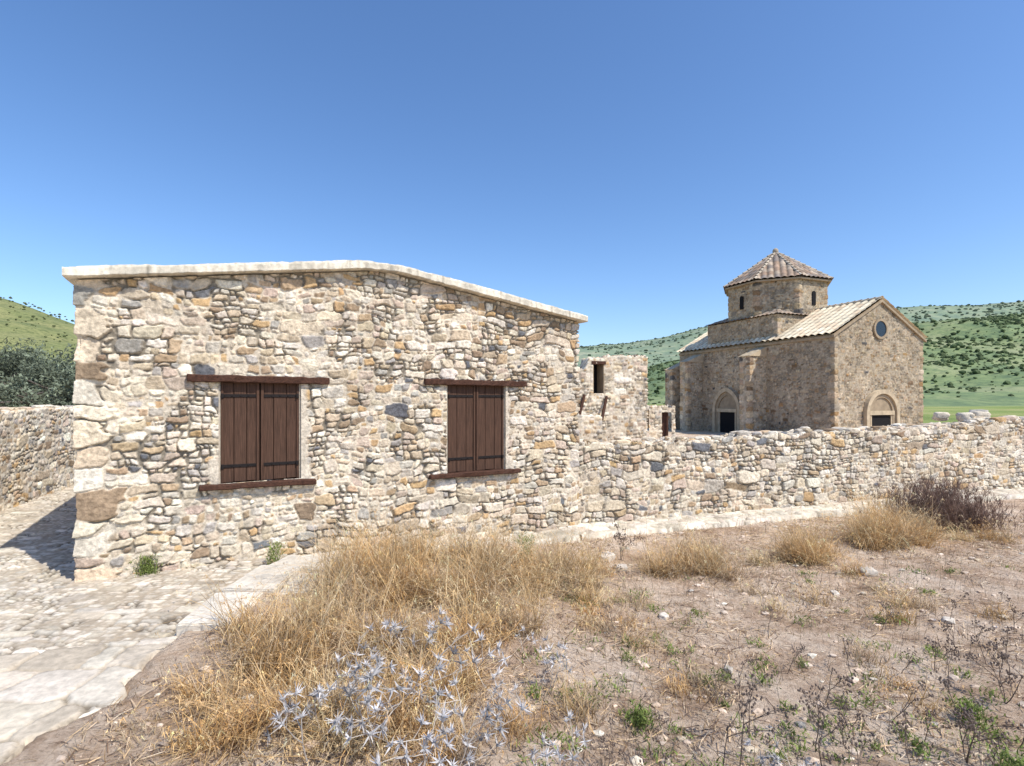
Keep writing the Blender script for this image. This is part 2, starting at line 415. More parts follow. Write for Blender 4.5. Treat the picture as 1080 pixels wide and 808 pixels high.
def strip(name,O,dr,L0,L1,w,seed,z):
    us=np.arange(L0,L1,.022);vs=np.arange(-.1,w+.16,.022);U,V=np.meshgrid(us,vs,indexing='ij')
    rg=np.random.default_rng(seed);S=pack(L0-.3,L1+.3,-.2,w+.2,(.2,.4),(.4,1.0),.14,rg)
    H,C,s,i=stonefield(U,V,S,rg,seed,prot=(.004,.03),edge=.008,mort=(.52,.45,.345),warp=.07,gap=.008,pal=PP*1.12,pw=PPW,rough=.004,tilt=.03,fine=.012,dark=.35)
    edge=w+.1*fbm(U/.4,U*0,seed+3,4)*2
    k=ss((V-edge)/.03)
    Z=z+H-.25*k
    nx,ny=dr[1],-dr[0]
    P=np.stack([O[0]+dr[0]*U+nx*V,O[1]+dr[1]*U+ny*V,Z],-1)
    idx=np.arange(U.size).reshape(U.shape);Fq=np.stack([idx[:-1,:-1],idx[1:,:-1],idx[1:,1:],idx[:-1,1:]],-1).reshape(-1,4)
    o=mk(name,P.reshape(-1,3),Fq,C.reshape(-1,3),M_pave);info(o,kind='structure')
strip('pavement',C0,D,1.9,6.1,.45,51,-.165)
strip('pavement',W0,WD,-.2,17,.6,52,-.17)
# kerb : worn squared slabs beside the path
bm=bmesh.new()
for (cx,cy,sx,sy,ang,zt) in ((-2.33,4.28,.2,.33,.03,.12),(-2.30,4.98,.21,.34,-.03,.13),(-2.22,5.52,.25,.18,-.08,.12),(-1.92,4.95,.15,.28,.1,.10),(-1.84,5.48,.15,.22,-.05,.105),(-2.0,5.85,.3,.14,.45,.07)):
    r=bmesh.ops.create_cube(bm,size=2)['verts']
    for v in r:
        x,y,z=v.co;j=lambda q:(h2(np.array([int(x*3+cx*50)]),np.array([int(y*5+cy*50+z)]),q)[0]-.5)
        x2=x*sx+.07*j(1);y2=y*sy+.06*j(2);v.co=(cx+x2*math.cos(ang)-y2*math.sin(ang),cy+x2*math.sin(ang)+y2*math.cos(ang),(zt+.02*j(3)) if z>0 else -.15)
bmesh.ops.bevel(bm,geom=list(bm.edges),offset=.012,segments=2,affect='EDGES')
bmesh.ops.subdivide_edges(bm,edges=[e for e in bm.edges if e.calc_length()>.1],cuts=6,use_grid_fill=True)
me=bpy.data.meshes.new('kerb');bm.to_mesh(me);bm.free()
Vk=np.array([v.co[:] for v in me.vertices]);Vk+=.012*np.stack([fbm(Vk[:,1]*12,Vk[:,2]*12,4),fbm(Vk[:,0]*12,Vk[:,2]*12,5),fbm(Vk[:,0]*10,Vk[:,1]*10,6)],1)*2
me.vertices.foreach_set('co',Vk.astype('f').ravel())
ca=me.color_attributes.new('Col','FLOAT_COLOR','POINT');rg=np.ones((len(Vk),4),'f');rg[:,:3]=np.array((.62,.565,.475))*(1+.5*fbm(Vk[:,0]*5,Vk[:,1]*5,8,4))[:,None];ca.data.foreach_set('color',rg.ravel())
me.materials.append(M_pave);o=bpy.data.objects.new('kerb',me);COL.objects.link(o);info(o,kind='structure')

# ------------------------------------------------------------------ STONE HOUSE
house=empty('stone_house',(*(C0+D*3),0));info(house,'long rubble stone house with brown shuttered windows and pale gable coping','house')
SD=5.0
cR=C0+D*FW
hp=[C0+BK*SD,C0,cR,cR+BK*SD]
u1=SD;u2=SD+FW
us=np.concatenate([np.arange(0,SD-.3,.05),np.arange(SD-.3,SD+FW+.1,.009),np.arange(SD+FW+.12,SD*2+FW,.05),[SD*2+FW]])
rg=np.random.default_rng(11)
S=pack(-.3,SD*2+FW+.3,-.5,3.7,(.22,.42),(.35,1.1),.08,rg,big=2.9)
Q=[]
S=S[np.abs(S[:,0]-u1)>.19]
z=-.4;k=0
while z<3.6:
    h=rg.uniform(.13,.27);Q.append((u1+(.09 if k%2 else -.03),z+h/2,rg.uniform(.16,.28),h/2));z+=h;k+=1
S=np.vstack([S,np.array(Q)])
wins=[(1.243,2.061,.87,1.98),(3.917,4.782,.80,1.98)]
def topH(u):
    t=u-u1
    g=3.43-.44*np.abs(t-3.03)/3.03
    return np.where(t<0,2.99,np.where(t>FW,2.99,g))-.03
ops=[(u1+a-.012,u1+b+.012,c-.01,d+.01) for a,b,c,d in wins]
pl=[(u1+wins[0][1]-.02,u1+wins[0][1]+.05,.9,1.9,.09),(u1+wins[0][0]-.06,u1+wins[0][0],.85,1.1,.09),
    (u1+wins[1][1],u1+wins[1][1]+.03,1.0,1.95,.05),(u1+wins[1][1],u1+wins[1][1]+.1,.8,.95,.06)]
STK=dict(prot=(.003,.020),edge=.006,fine=.022,fs=.13,gap=.0073,rot=.14,warp=.08,wl=.5,tilt=.10,rough=.006,rs=.035,dd=.020)
o=wallsheet('wall',hp,-.45,topH,us,.009,S,rg,101,M_stone,openings=ops,plaster=pl,deepth=.015,dark=.6,**STK)
setp(o,house)
fr=(C0,D,NF)
def roofslab():
    a=Acc()
    ts=np.arange(-.08,FW+.1,.02)
    zt=3.43-.44*np.abs(ts-3.03)/3.03
    zt=zt-.03*np.exp(-((ts-3.03)/.15)**2)
    th=.095+.012*fbm(ts/.3,ts*0,61,3)*2+.006*(h2(np.floor(ts/.31),np.floor(ts/.31)*0,3)-.5)
    tw=ts+.06*fbm(ts/.4,ts*0,68,2)*2
    prof=[(-.05,0.0),(.125,0.0),(.13,.006),(.13,.04),(.13,.07),(.122,1),(.05,1.03),(-.1,1.05),(-.3,1.06),(-2.5,1.1),(-SD-.15,1.1),(-SD-.15,0)]
    V=[];C=[]
    for (o_,q) in prof:
        zz=zt-.012+(q if q<.5 else th*1.0+(q-1)*.1)
        nz=.008*fbm(ts/.05,ts*0+q*7+o_*30,62,3)*2
        no=(.009*fbm(ts/.05,ts*0+q*9+o_,63,3)*2+.008*(h2(np.floor(tw/.29),np.floor(tw/.29)*0,8)-.5)) if o_>0 else 0
        oo=o_+no
        V.append(np.stack([C0[0]+D[0]*ts+NF[0]*oo,C0[1]+D[1]*ts+NF[1]*oo,zz+nz],1))
        base=np.array((.66,.595,.475))
        C.append(base*(1+.9*fbm(ts/.05,ts*0+q*5+o_*3,64,4)+.5*fbm(ts/.4,ts*0,65,2)-.2*(h2(np.floor(tw/.29),np.floor(tw/.29)*0,9)-.5)-.2*((tw/.29)%1<.05))[:,None])
    V=np.stack(V,0);C=np.stack(C,0);n,m_=V.shape[:2]
    idx=np.arange(n*m_).reshape(n,m_)
    Fq=np.stack([idx[:-1,:-1],idx[:-1,1:],idx[1:,1:],idx[1:,:-1]],-1).reshape(-1,4)
    wrap=np.stack([idx[-1,:-1],idx[-1,1:],idx[0,1:],idx[0,:-1]],-1)
    a.add(V.reshape(-1,3),[Fq,wrap,idx[:,0][None,:],idx[::-1,-1][None,:]],C.reshape(-1,3))
    return a.make('roof',M_pave,False)
o=roofslab();setp(o,house)
def window(a,b,c,d,lint,sill,k):
    parts=[fbox('w',fr,(a-.022,a+.006),(-.16,-.01),(c-.02,d+.01),M_plaster,.006),
           fbox('w',fr,(b-.006,b+.022),(-.16,-.01),(c-.02,d+.01),M_plaster,.006),
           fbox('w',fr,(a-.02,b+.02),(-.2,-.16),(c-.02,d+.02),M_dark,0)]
    w=join(parts,'window')
    setp(w,house)
    mid=(a+b)/2-.01
    for (p,q) in ((a+.008,mid-.007),(mid+.007,b-.008)):
        bs=[];n=3;ww=(q-p)/n
        lf=p<mid-.1
        for j in range(n):
            low=c-.002+.003*((j*7+k)%3)
            bs.append(fbox('s',fr,(p+ww*j+.0028,p+ww*(j+1)-.0028),(-.05,-.022+.0015*((j+k)%2)),(low,d-.004),M_wood,.003))
        for hz in (c+.16,d-.17):
            bs.append(fbox('s',fr,(p+.01,q-.01),(-.02,-.013),(hz,hz+.034),M_iron,.001))
            for j in range(5):
                u=p+.03+(q-p-.06)*j/4;bs.append(fbox('s',fr,(u-.006,u+.006),(-.013,-.007),(hz+.010,hz+.022),M_iron,.002))
        bs.append(fbox('s',fr,(p,p+.026) if lf else (q-.026,q),(-.055,-.006),(c-.002,d-.004),M_wood,.003))
        bs.append(fbox('s',fr,(q-.03,q) if lf else (p,p+.03),(-.055,-.004),(c-.002,d-.004),M_wood,.004))
        for hz in (c+.15,d-.18):
            e=p+.002 if lf else q-.03
            bs.append(fbox('s',fr,(e,e+.028),(-.01,.006),(hz,hz+.05),M_iron,.003))
        s=join(bs,'shutter');setp(s,w)
    l=fbox('lintel',fr,(lint[0],lint[1]),(-.1,.06),(d-.002,d+.075),M_lint,.01,rough=.009,seed=k*31,skew=-.012);setp(l,w)
    s=fbox('sill',fr,(sill[0],sill[1]),(-.12,.085),(c-.065,c-.005),M_lint,.01,rough=.009,seed=k*17+3,skew=(-.015 if k==0 else .0));setp(s,w)
window(*wins[0],(.933,2.391),(1.046,2.24),0)
window(*wins[1],(3.584,5.125),(3.65,5.014),1)

# ------------------------------------------------------------------ LOW WALLS
def rubble_wall(path,topf,du,seed,label,rocks,z0=-.4,thick=.5,**extra):
    rg=np.random.default_rng(seed)
    Lg=np.sum(np.linalg.norm(np.diff(np.array(path),axis=0),axis=1))
    S=pack(-.3,Lg+.3,z0-.1,3.6,(.2,.42),(.35,1.1),.078,rg)
    kk={**STK,'prot':(.003,.028),'deepth':-.01,'dark':.6,**extra}
    o=wallsheet('stone_wall',path,z0,topf,np.arange(0,Lg,du),du,S,rg,seed,M_stone,thick=thick,topscale=1.4,**kk)
    a=Acc();P,cum,t,nrm=pathmap(path)
    for _ in range(rocks):
        u=rg.uniform(.1,Lg-.1);k=np.clip(np.searchsorted(cum,u)-1,0,len(t)-1)
        p=P[k]+t[k]*(u-cum[k])-nrm[k]*rg.uniform(.04,thick-.05)
        sz=rg.uniform(.05,.14)*(1.25 if (u>9 and rg.random()<.4) else 1);c=PAL[rg.choice(len(PAL),p=PW)]*rg.uniform(.85,1.15)
        rock(a,(p[0],p[1],float(topf(np.array([u]))[0])+sz*.2),sz,c,rg,2,.55,.9)
    c=a.make('coping',M_rock,False);info(o,label,'wall');setp(c,o)
    return o
def tW(u):
    base=np.interp(u,[0,.5,3,6,9,10.2,11,17],[1.08,1.04,1.08,1.16,1.22,1.30,1.32,1.42])
    return base+.11*fbm(u/.45,u*0,71,3)+.07*(h2(np.floor(u/.23),np.floor(u/.23)*0,5)-.5)
rubble_wall([W0+WD*.0,W0+WD*17],tW,.012,201,'long low rubble stone wall with uneven top joining the house',210)
def tL(u): return 1.58+.08*fbm(u/.5,u*0,75,3)+.04*(h2(np.floor(u/.25),np.floor(u/.25)*0,6)-.5)
LB=np.array([-.345,.9386])
rubble_wall([np.array([-8.1,8.4])-LB*3,np.array([-8.1,8.4])+LB*14],tL,.018,205,'low rubble stone wall beside the cobbled path',80,pal=PAL*1.12,mort=(.66,.58,.46),deepth=.06,dark=.45,prot=(.002,.02))

# ------------------------------------------------------------------ RUIN
rg=np.random.default_rng(21)
ruin=empty('ruined_building',(3,17,0));info(ruin,'roofless ruined stone building with a square window hole','ruin')
RD=np.array([.93,.367]);RC=np.array([4.34,17.0])
A0=RC-RD*2.75;BKR=np.array([-.367,.93])
rp=[A0+BKR*3,A0,RC,RC+BKR*4]
def tR(u):
    t=u-3
    z=np.interp(t,[-3,-.1,0,.5,.6,1.1,1.2,2.75,2.8,4,7],[2.2,2.5,2.62,2.7,3.0,3.02,3.1,3.12,3.12,3.0,2.6])
    return z+.06*(h2(np.floor(u/.3),np.floor(u/.3)*0,8)-.5)
FK=dict(prot=(.005,.035),edge=.02,fine=.025,fs=.25,gap=.013)
S=pack(-.3,10,-.8,4.6,(.2,.4),(.4,1.0),.09,rg)
o=wallsheet('wall',rp,-.6,tR,np.arange(0,9.7,.03),.03,S,rg,301,M_fstone,openings=[(3.75,4.15,1.95,2.85)],thick=.45,**FK);setp(o,ruin)
frR=(A0,RD,np.array([RD[1],-RD[0]]))
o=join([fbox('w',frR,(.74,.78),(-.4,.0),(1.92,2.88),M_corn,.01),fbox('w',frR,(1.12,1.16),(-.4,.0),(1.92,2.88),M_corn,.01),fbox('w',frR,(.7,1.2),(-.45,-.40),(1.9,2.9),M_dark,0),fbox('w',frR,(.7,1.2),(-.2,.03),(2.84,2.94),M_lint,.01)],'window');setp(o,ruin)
sp=[A0+np.array([-.6,-.9]),A0+np.array([-.6,-.9])+RD*1.6]
S=pack(-.3,4,-.8,4.6,(.2,.4),(.4,1.0),.09,rg)
o=wallsheet('stair_wall',sp,-.6,lambda u:np.interp(u,[0,.5,1.6],[.8,1.3,1.25]),np.arange(0,1.6,.03),.03,S,rg,302,M_fstone,thick=.5,**FK);setp(o,ruin)
def beam(p,q,r,mat,name):
    p=Vector(p);q=Vector(q);d=q-p
    bm=bmesh.new();bmesh.ops.create_cone(bm,cap_ends=True,segments=6,radius1=r,radius2=r*.85,depth=d.length)
    bmesh.ops.transform(bm,matrix=Matrix.Translation((p+q)/2)@d.to_track_quat('Z','Y').to_matrix().to_4x4(),verts=bm.verts)
    me=bpy.data.meshes.new(name);bm.to_mesh(me);bm.free();me.materials.append(mat);ob=bpy.data.objects.new(name,me);COL.objects.link(ob);return ob
for (ta,za,tb,zb) in ((.0,1.0,.42,1.9),(.85,1.15,1.2,1.85)):
    o=beam(fpt(frR,ta,.35,za),fpt(frR,tb,.06,zb),.05,M_lint,'timber_beam');setp(o,ruin)
rg=np.random.default_rng(23)
lp=[np.array([4.9,19.0]),np.array([5.95,19.36])]
S=pack(-.3,4,-.8,4.6,(.2,.4),(.4,1.0),.09,rg)
o=wallsheet('stone_wall',lp,-.6,lambda u:1.5+.05*fbm(u/.4,u*0,3,2),np.append(np.arange(0,1.1,.03),1.11),.03,S,rg,303,M_fstone,openings=[(.55,.95,-.6,1.3)],thick=.45,**FK)
info(o,'small low stone wall with a dark wooden doorway','wall')
LD=(lp[1]-lp[0])/np.linalg.norm(lp[1]-lp[0])
dd=fbox('door',(lp[0],LD,np.array([LD[1],-LD[0]])),(.5,1.0),(-.35,-.25),(-.6,1.35),M_lint,.01);setp(dd,o)

# ------------------------------------------------------------------ CHURCH
church=empty('church',(16,31,-.6));info(church,'brown stone church with octagonal tiled dome and gabled tile roof','church')
R=np.array([.935,.355]);Lh=np.array([-.355,.935]);CC=np.array([15.18,25.0])
def cp(w,u):return CC+R*w+Lh*u
CP=PAL*np.array([.68,.625,.55]);CPW=np.array([.15,.18,.18,.035,.08,.09,.08,.02,.07,.03,.07]);CPW/=CPW.sum()
kw=dict(prot=(.0,.03),edge=.03,fine=.025,fs=.22,gap=.015,pal=CP,pw=CPW,mort=(.38,.315,.23),tilt=.05,rough=.012,dark=.35,var=.11)
W_=6.3;LN=11.2;EZ=4.85;RZ=6.62;BZ=-.7
def chwall(name,path,z0,topf,seed,size=1.,openings=(),step=.04,quoin=(),**ex):
    rg=np.random.default_rng(seed)
    Lg=np.sum(np.linalg.norm(np.diff(np.array(path),axis=0),axis=1))
    S=pack(-.5,Lg+.5,z0-.2,9,(.18,.34),(.3,.8),.085,rg)
    Qs=[]
    for cu in quoin:
        S=S[np.abs(S[:,0]-cu)>.22]
        z=z0;k=0
        while z<8.8:
            h=rg.uniform(.22,.34);Qs.append((cu,z+h/2,.3+.1*(k%2),h/2));z+=h;k+=1
    if Qs:S=np.vstack([S,np.array(Qs)])
    o=wallsheet(name,path,z0,topf,np.append(np.arange(0,Lg,step),Lg),step,S,rg,seed,M_fstone,openings=openings,**{**kw,**ex})
    setp(o,church);return o
path=[cp(0,LN),cp(0,0),cp(W_,0),cp(W_,LN),cp(0,LN)]
def tN(u):
    t=u-LN;g=EZ+(RZ-EZ)*(1-np.abs(t-W_/2)/(W_/2))
    t2=u-(2*LN+W_);g2=EZ+(RZ-EZ)*(1-np.abs(t2-W_/2)/(W_/2))
    return np.where((t>0)&(t<W_),g,np.where(t2>0,g2,EZ))
chwall('wall',path,BZ,tN,401,quoin=(LN,LN+W_))
bw0,bw1,bu0,bu1=.25,5.75,3.5,8.8;BT=6.3
chwall('crossing_block',[cp(bw0,bu1),cp(bw0,bu0),cp(bw1,bu0),cp(bw1,bu1),cp(bw0,bu1)],4.6,lambda u:BT+0*u,403,quoin=(bu1-bu0,))
DC=cp(2.95,6.12);DR=2.78
ang0=math.atan2(Lh[1],Lh[0])+math.pi/8
oc=[DC+DR*np.array([math.cos(ang0-i*math.pi/4),math.sin(ang0-i*math.pi/4)]) for i in range(9)]
oc=oc[::-1]
ol=np.linalg.norm(oc[1]-oc[0])
chwall('drum',oc,6.1,lambda u:8.45+0*u,405,quoin=tuple(ol*i for i in range(1,8)))
for k,(ua,ub,zt) in enumerate(((4.0,4.7,4.1),(9.0,9.7,4.1),(10.5,11.2,3.7))):
    dp=1.15
    chwall('buttress',[cp(0,ub),cp(-dp,ub),cp(-dp,ua),cp(0,ua)],BZ,(lambda zt:lambda u:zt+.0*u)(zt),410+k,quoin=(dp,dp+.7),pal=CP*1.3,mort=(.5,.42,.31))
    frb=(cp(0,ua),Lh,-R)
    bm=bmesh.new()
    pts=[fpt(frb,-.06,dp+.08,zt-.04),fpt(frb,.76,dp+.08,zt-.04),fpt(frb,.76,-.02,zt+.5),fpt(frb,-.06,-.02,zt+.5),fpt(frb,-.06,-.02,zt-.05),fpt(frb,.76,-.02,zt-.05)]
    vv=[bm.verts.new(p) for p in pts]
    bm.faces.new((vv[0],vv[1],vv[2],vv[3]));bm.faces.new((vv[0],vv[3],vv[4]));bm.faces.new((vv[1],vv[5],vv[2]));bm.faces.new((vv[0],vv[4],vv[5],vv[1]))
    me=bpy.data.meshes.new('buttress_cap');bm.to_mesh(me);bm.free();me.materials.append(M_pale)
    ob=bpy.data.objects.new('buttress_cap',me);COL.objects.link(ob);setp(ob,church)
def tiles(a,P0,ex,Lx,es,Ls,tri,pal,seed,period=.30,course=.42,amp=.06,groove=.55,tv=.4):
    P0=np.array(P0,float);ex=np.array(ex,float);es=np.array(es,float);nn=np.cross(ex,es);nn/=np.linalg.norm(nn)
    if nn[2]<0:nn=-nn
    nu=int(Lx/.043)+1;ns=max(2,int(Ls/.07)+1)
    xi=np.linspace(0,1,nu);s=np.linspace(0,Ls,ns)
    XI,SS=np.meshgrid(xi,s,indexing='ij')
    w=1-tri*SS/Ls
    XX=Lx/2+(XI-.5)*Lx*w
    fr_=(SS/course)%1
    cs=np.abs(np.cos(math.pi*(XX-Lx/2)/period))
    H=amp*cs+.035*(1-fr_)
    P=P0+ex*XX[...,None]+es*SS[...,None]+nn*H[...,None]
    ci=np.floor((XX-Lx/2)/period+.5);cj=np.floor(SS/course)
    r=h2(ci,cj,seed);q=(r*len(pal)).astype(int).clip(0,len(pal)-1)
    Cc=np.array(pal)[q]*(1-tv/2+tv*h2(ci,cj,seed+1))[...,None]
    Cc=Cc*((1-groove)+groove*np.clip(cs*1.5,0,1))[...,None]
    idx=np.arange(nu*ns).reshape(nu,ns);Fq=np.stack([idx[:-1,:-1],idx[1:,:-1],idx[1:,1:],idx[:-1,1:]],-1).reshape(-1,4)
    a.add(P.reshape(-1,3),Fq,Cc.reshape(-1,3))
TP=[(.76,.64,.45),(.73,.61,.43),(.80,.69,.50),(.68,.53,.36)]
TD=[(.36,.25,.175),(.30,.22,.16),(.44,.35,.26),(.26,.215,.18)]
a=Acc();sl=math.hypot(W_/2,RZ-EZ);ov=.18
for side in (0,1):
    ww=0 if side==0 else W_;dr=R if side==0 else -R
    es=np.array([dr[0]*W_/2,dr[1]*W_/2,RZ-EZ])/sl
    ua,ub=-.12,LN+.12
    p=cp(ww,ua)
    P0=np.array([p[0],p[1],EZ])-es*ov+np.array([0,0,.04])
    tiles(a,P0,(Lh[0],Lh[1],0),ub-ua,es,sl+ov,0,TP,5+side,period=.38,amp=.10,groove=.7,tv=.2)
for k in range(int(LN/.35)):
    p=cp(W_/2,-.1+k*.35);rr=.13
    th_=np.linspace(0,math.pi,7)
    V=[]
    for q in (0,1):
        pp=p+Lh*(.37*q)
        for t_ in th_:V.append((pp[0]+R[0]*math.cos(t_)*rr*(1-.15*q),pp[1]+R[1]*math.cos(t_)*rr*(1-.15*q),RZ+.06+math.sin(t_)*rr*(1-.15*q)+.02*(1-q)))
    a.add(V,np.array([[i,i+1,i+8,i+7] for i in range(6)]),np.array(TP[k%4])*.95)
o=a.make('roof',M_tile);setp(o,church)
a=Acc()
bl=bw1-bw0;bd=bu1-bu0;rise=.38;inn=.9
for (w0,u0,ex,Lx,dn) in ((bw0,bu0,Lh,bd,R),(bw0,bu0,R,bl,Lh),(bw1,bu0,Lh,bd,-R),(bw0,bu1,R,bl,-Lh)):
    p=cp(w0,u0)-dn*.12-ex*.12
    es=np.array([dn[0]*inn,dn[1]*inn,rise]);Ls=np.linalg.norm(es);es/=Ls
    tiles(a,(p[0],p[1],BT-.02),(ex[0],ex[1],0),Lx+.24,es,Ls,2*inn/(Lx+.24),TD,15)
o=a.make('crossing_roof',M_tile);setp(o,church)
a=Acc();ER=3.03;EZd=8.4;AZ=10.5
ring=[DC+ER*np.array([math.cos(ang0+i*math.pi/4),math.sin(ang0+i*math.pi/4)]) for i in range(9)]
for i in range(8):
    p,q=ring[i],ring[i+1];ex=q-p;Lx=np.linalg.norm(ex);ex/=Lx;mid=(p+q)/2
    es=np.array([DC[0]-mid[0],DC[1]-mid[1],AZ-EZd]);Ls=np.linalg.norm(es);es/=Ls
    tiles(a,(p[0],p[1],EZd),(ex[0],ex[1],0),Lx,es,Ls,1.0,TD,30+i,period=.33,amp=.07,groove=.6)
    v=np.array([DC[0]-p[0],DC[1]-p[1],AZ-EZd]);Lv=np.linalg.norm(v);v/=Lv
    pr=np.array([-v[1],v[0],0]);pr/=np.linalg.norm(pr);up=np.cross(v,pr);up=up if up[2]>0 else -up
    for k in range(int(Lv/.35)):
        s0=np.array([p[0],p[1],EZd+.03])+v*(k*.35);V=[]
        for q2 in (0,1):
            for t_ in np.linspace(0,math.pi,6):V.append(s0+v*.38*q2+(pr*math.cos(t_)+up*math.sin(t_))*.09*(1-.2*q2)+up*(.03*(1-q2)))
        a.add(V,np.array([[j,j+1,j+7,j+6] for j in range(5)]),np.array((.46,.39,.30)))
V,Fc=ICO[2];a.add(V*np.array([.17,.17,.2])+np.array([DC[0],DC[1],AZ+.08]),Fc,(.45,.37,.28))
o=a.make('dome_roof',M_tile);setp(o,church)
cor=[]
for i in range(8):
    p,q=ring[i],ring[i+1];e=(q-p);l=np.linalg.norm(e);e/=l;nrm=np.array([e[1],-e[0]])
    cor.append(fbox('c',(p,e,nrm),(.03,l-.03),(-.5,-.04),(EZd-.1,EZd-.005),M_corn,.01))
o=join(cor,'cornice');setp(o,church)
def rotlist(cx,r,z,n=24):return [(cx+r*math.cos(2*math.pi*i/n),z+r*math.sin(2*math.pi*i/n)) for i in range(n)]
frG=(cp(0,0),R,-Lh);frS=(cp(0,0),Lh,-R)
vg=[]
def archpts(c,w,zb,zs,pointed,n=10):
    L=[(c-w/2,zb)]
    if pointed:
        rr=w*.62
        cx=c-w/2+rr
        tmax=math.acos((rr-w/2)/rr)
        for i in range(n+1):
            t=tmax*i/n;L.append((cx-rr*math.cos(t),zs+rr*math.sin(t)))
        cx=c+w/2-rr
        for i in range(n-1,-1,-1):
            t=tmax*i/n;L.append((cx+rr*math.cos(t),zs+rr*math.sin(t)))
    else:
        for i in range(2*n+1):
            t=math.pi*i/(2*n);L.append((c-w/2*math.cos(t),zs+w/2*math.sin(t)))
    L.append((c+w/2,zb));return L
for sgn in (-1,1):
    O=cp(W_/2,0)
    vs=[(0,RZ+.02),(0,RZ-.1),(sgn*(W_/2+.15),EZ-.18),(sgn*(W_/2+.15),EZ-.06)]
    vg.append(prism('v',(O,R,-Lh),vs,.0,.1,M_corn))
o=join(vg,'gable_coping');setp(o,church)
o=fbox('eave_cornice',frS,(-.05,LN),(.0,.09),(EZ-.2,EZ-.07),M_corn,.01);setp(o,church)
w=prism('window',frG,rotlist(3.1,.4,5.2),-.05,.045,M_glass);setp(w,church)
r_o=prism('frame',frG,rotlist(3.1,.5,5.2),.0,.08,M_corn,inner=rotlist(3.1,.39,5.2),closed=True);setp(r_o,w)
PC=3.1
def portal(fr_,c,w,zs,zd,pt,dw,mp):
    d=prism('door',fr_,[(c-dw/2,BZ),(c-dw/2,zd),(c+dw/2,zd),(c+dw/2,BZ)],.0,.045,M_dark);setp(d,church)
    t=prism('tympanum',fr_,archpts(c,w-.75,zd+.02,zs,pt),.0,.05,M_corn);setp(t,d)
    t=prism('lintel',fr_,[(c-w/2+.3,zd),(c-w/2+.3,zd+.2),(c+w/2-.3,zd+.2),(c+w/2-.3,zd)],.0,.14,mp);setp(t,d)
    t=prism('archivolt',fr_,archpts(c,w,BZ,zs,pt),.0,.2,mp,inner=archpts(c,w-.4,BZ,zs,pt));setp(t,d)
    t=prism('archivolt',fr_,archpts(c,w-.42,BZ,zs,pt),.0,.11,M_corn,inner=archpts(c,w-.78,BZ,zs,pt));setp(t,d)
    for sx in (-dw/2-.1,dw/2+.1):
        t=prism('jamb',fr_,[(c+sx-.09,BZ),(c+sx-.09,zd-.01),(c+sx+.09,zd-.01),(c+sx+.09,BZ)],.0,.09,mp);setp(t,d)
    return d
portal(frG,PC,2.35,1.05,.98,False,1.35,M_pale)
portal(frS,6.8,2.2,1.1,.98,True,1.2,M_pale)
for i in range(0,8):
    p,q=oc[i],oc[i+1];e=(q-p)/np.linalg.norm(q-p);l=np.linalg.norm(q-p)
    if i%2==1:
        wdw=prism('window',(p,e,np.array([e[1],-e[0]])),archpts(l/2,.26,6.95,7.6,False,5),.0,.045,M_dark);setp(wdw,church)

# ------------------------------------------------------------------ HILLS
def hillmat(name,cols,haze,hz,sp=.22):
    m,nt,b=newmat(name);L=nt.links
    geo=N(nt,'ShaderNodeNewGeometry')
    n1=N(nt,'ShaderNodeTexNoise',Scale=.022,Detail=9.0,Roughness=.72);n2=N(nt,'ShaderNodeTexNoise',Scale=sp,Detail=8.0,Roughness=.8)
    L.new(geo.outputs['Position'],n1.inputs['Vector']);L.new(geo.outputs['Position'],n2.inputs['Vector'])
    c=N(nt,'ShaderNodeValToRGB')
    while len(c.color_ramp.elements)<len(cols):c.color_ramp.elements.new(.5)
    for e,(p,q) in zip(c.color_ramp.elements,cols):e.position=p;e.color=(*q,1)
    L.new(n1.outputs['Fac'],c.inputs['Fac'])
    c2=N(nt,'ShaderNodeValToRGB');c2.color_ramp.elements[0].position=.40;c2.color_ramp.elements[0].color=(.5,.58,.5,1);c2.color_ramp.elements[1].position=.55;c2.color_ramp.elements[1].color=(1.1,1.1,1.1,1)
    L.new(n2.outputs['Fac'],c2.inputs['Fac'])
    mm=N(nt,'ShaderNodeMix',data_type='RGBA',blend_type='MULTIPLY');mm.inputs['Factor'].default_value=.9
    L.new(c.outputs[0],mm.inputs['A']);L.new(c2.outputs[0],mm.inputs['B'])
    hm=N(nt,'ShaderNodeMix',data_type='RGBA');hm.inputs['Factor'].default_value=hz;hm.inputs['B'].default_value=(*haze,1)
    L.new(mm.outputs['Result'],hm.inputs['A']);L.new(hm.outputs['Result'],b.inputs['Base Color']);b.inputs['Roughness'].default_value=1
    return m
GR=[(.3,(.09,.13,.04)),(.42,(.13,.18,.05)),(.5,(.19,.235,.07)),(.58,(.25,.27,.10)),(.7,(.36,.33,.18))]
GL=[(.3,(.11,.13,.045)),(.45,(.19,.205,.07)),(.6,(.26,.25,.10)),(.72,(.32,.27,.14))]
HILL={}
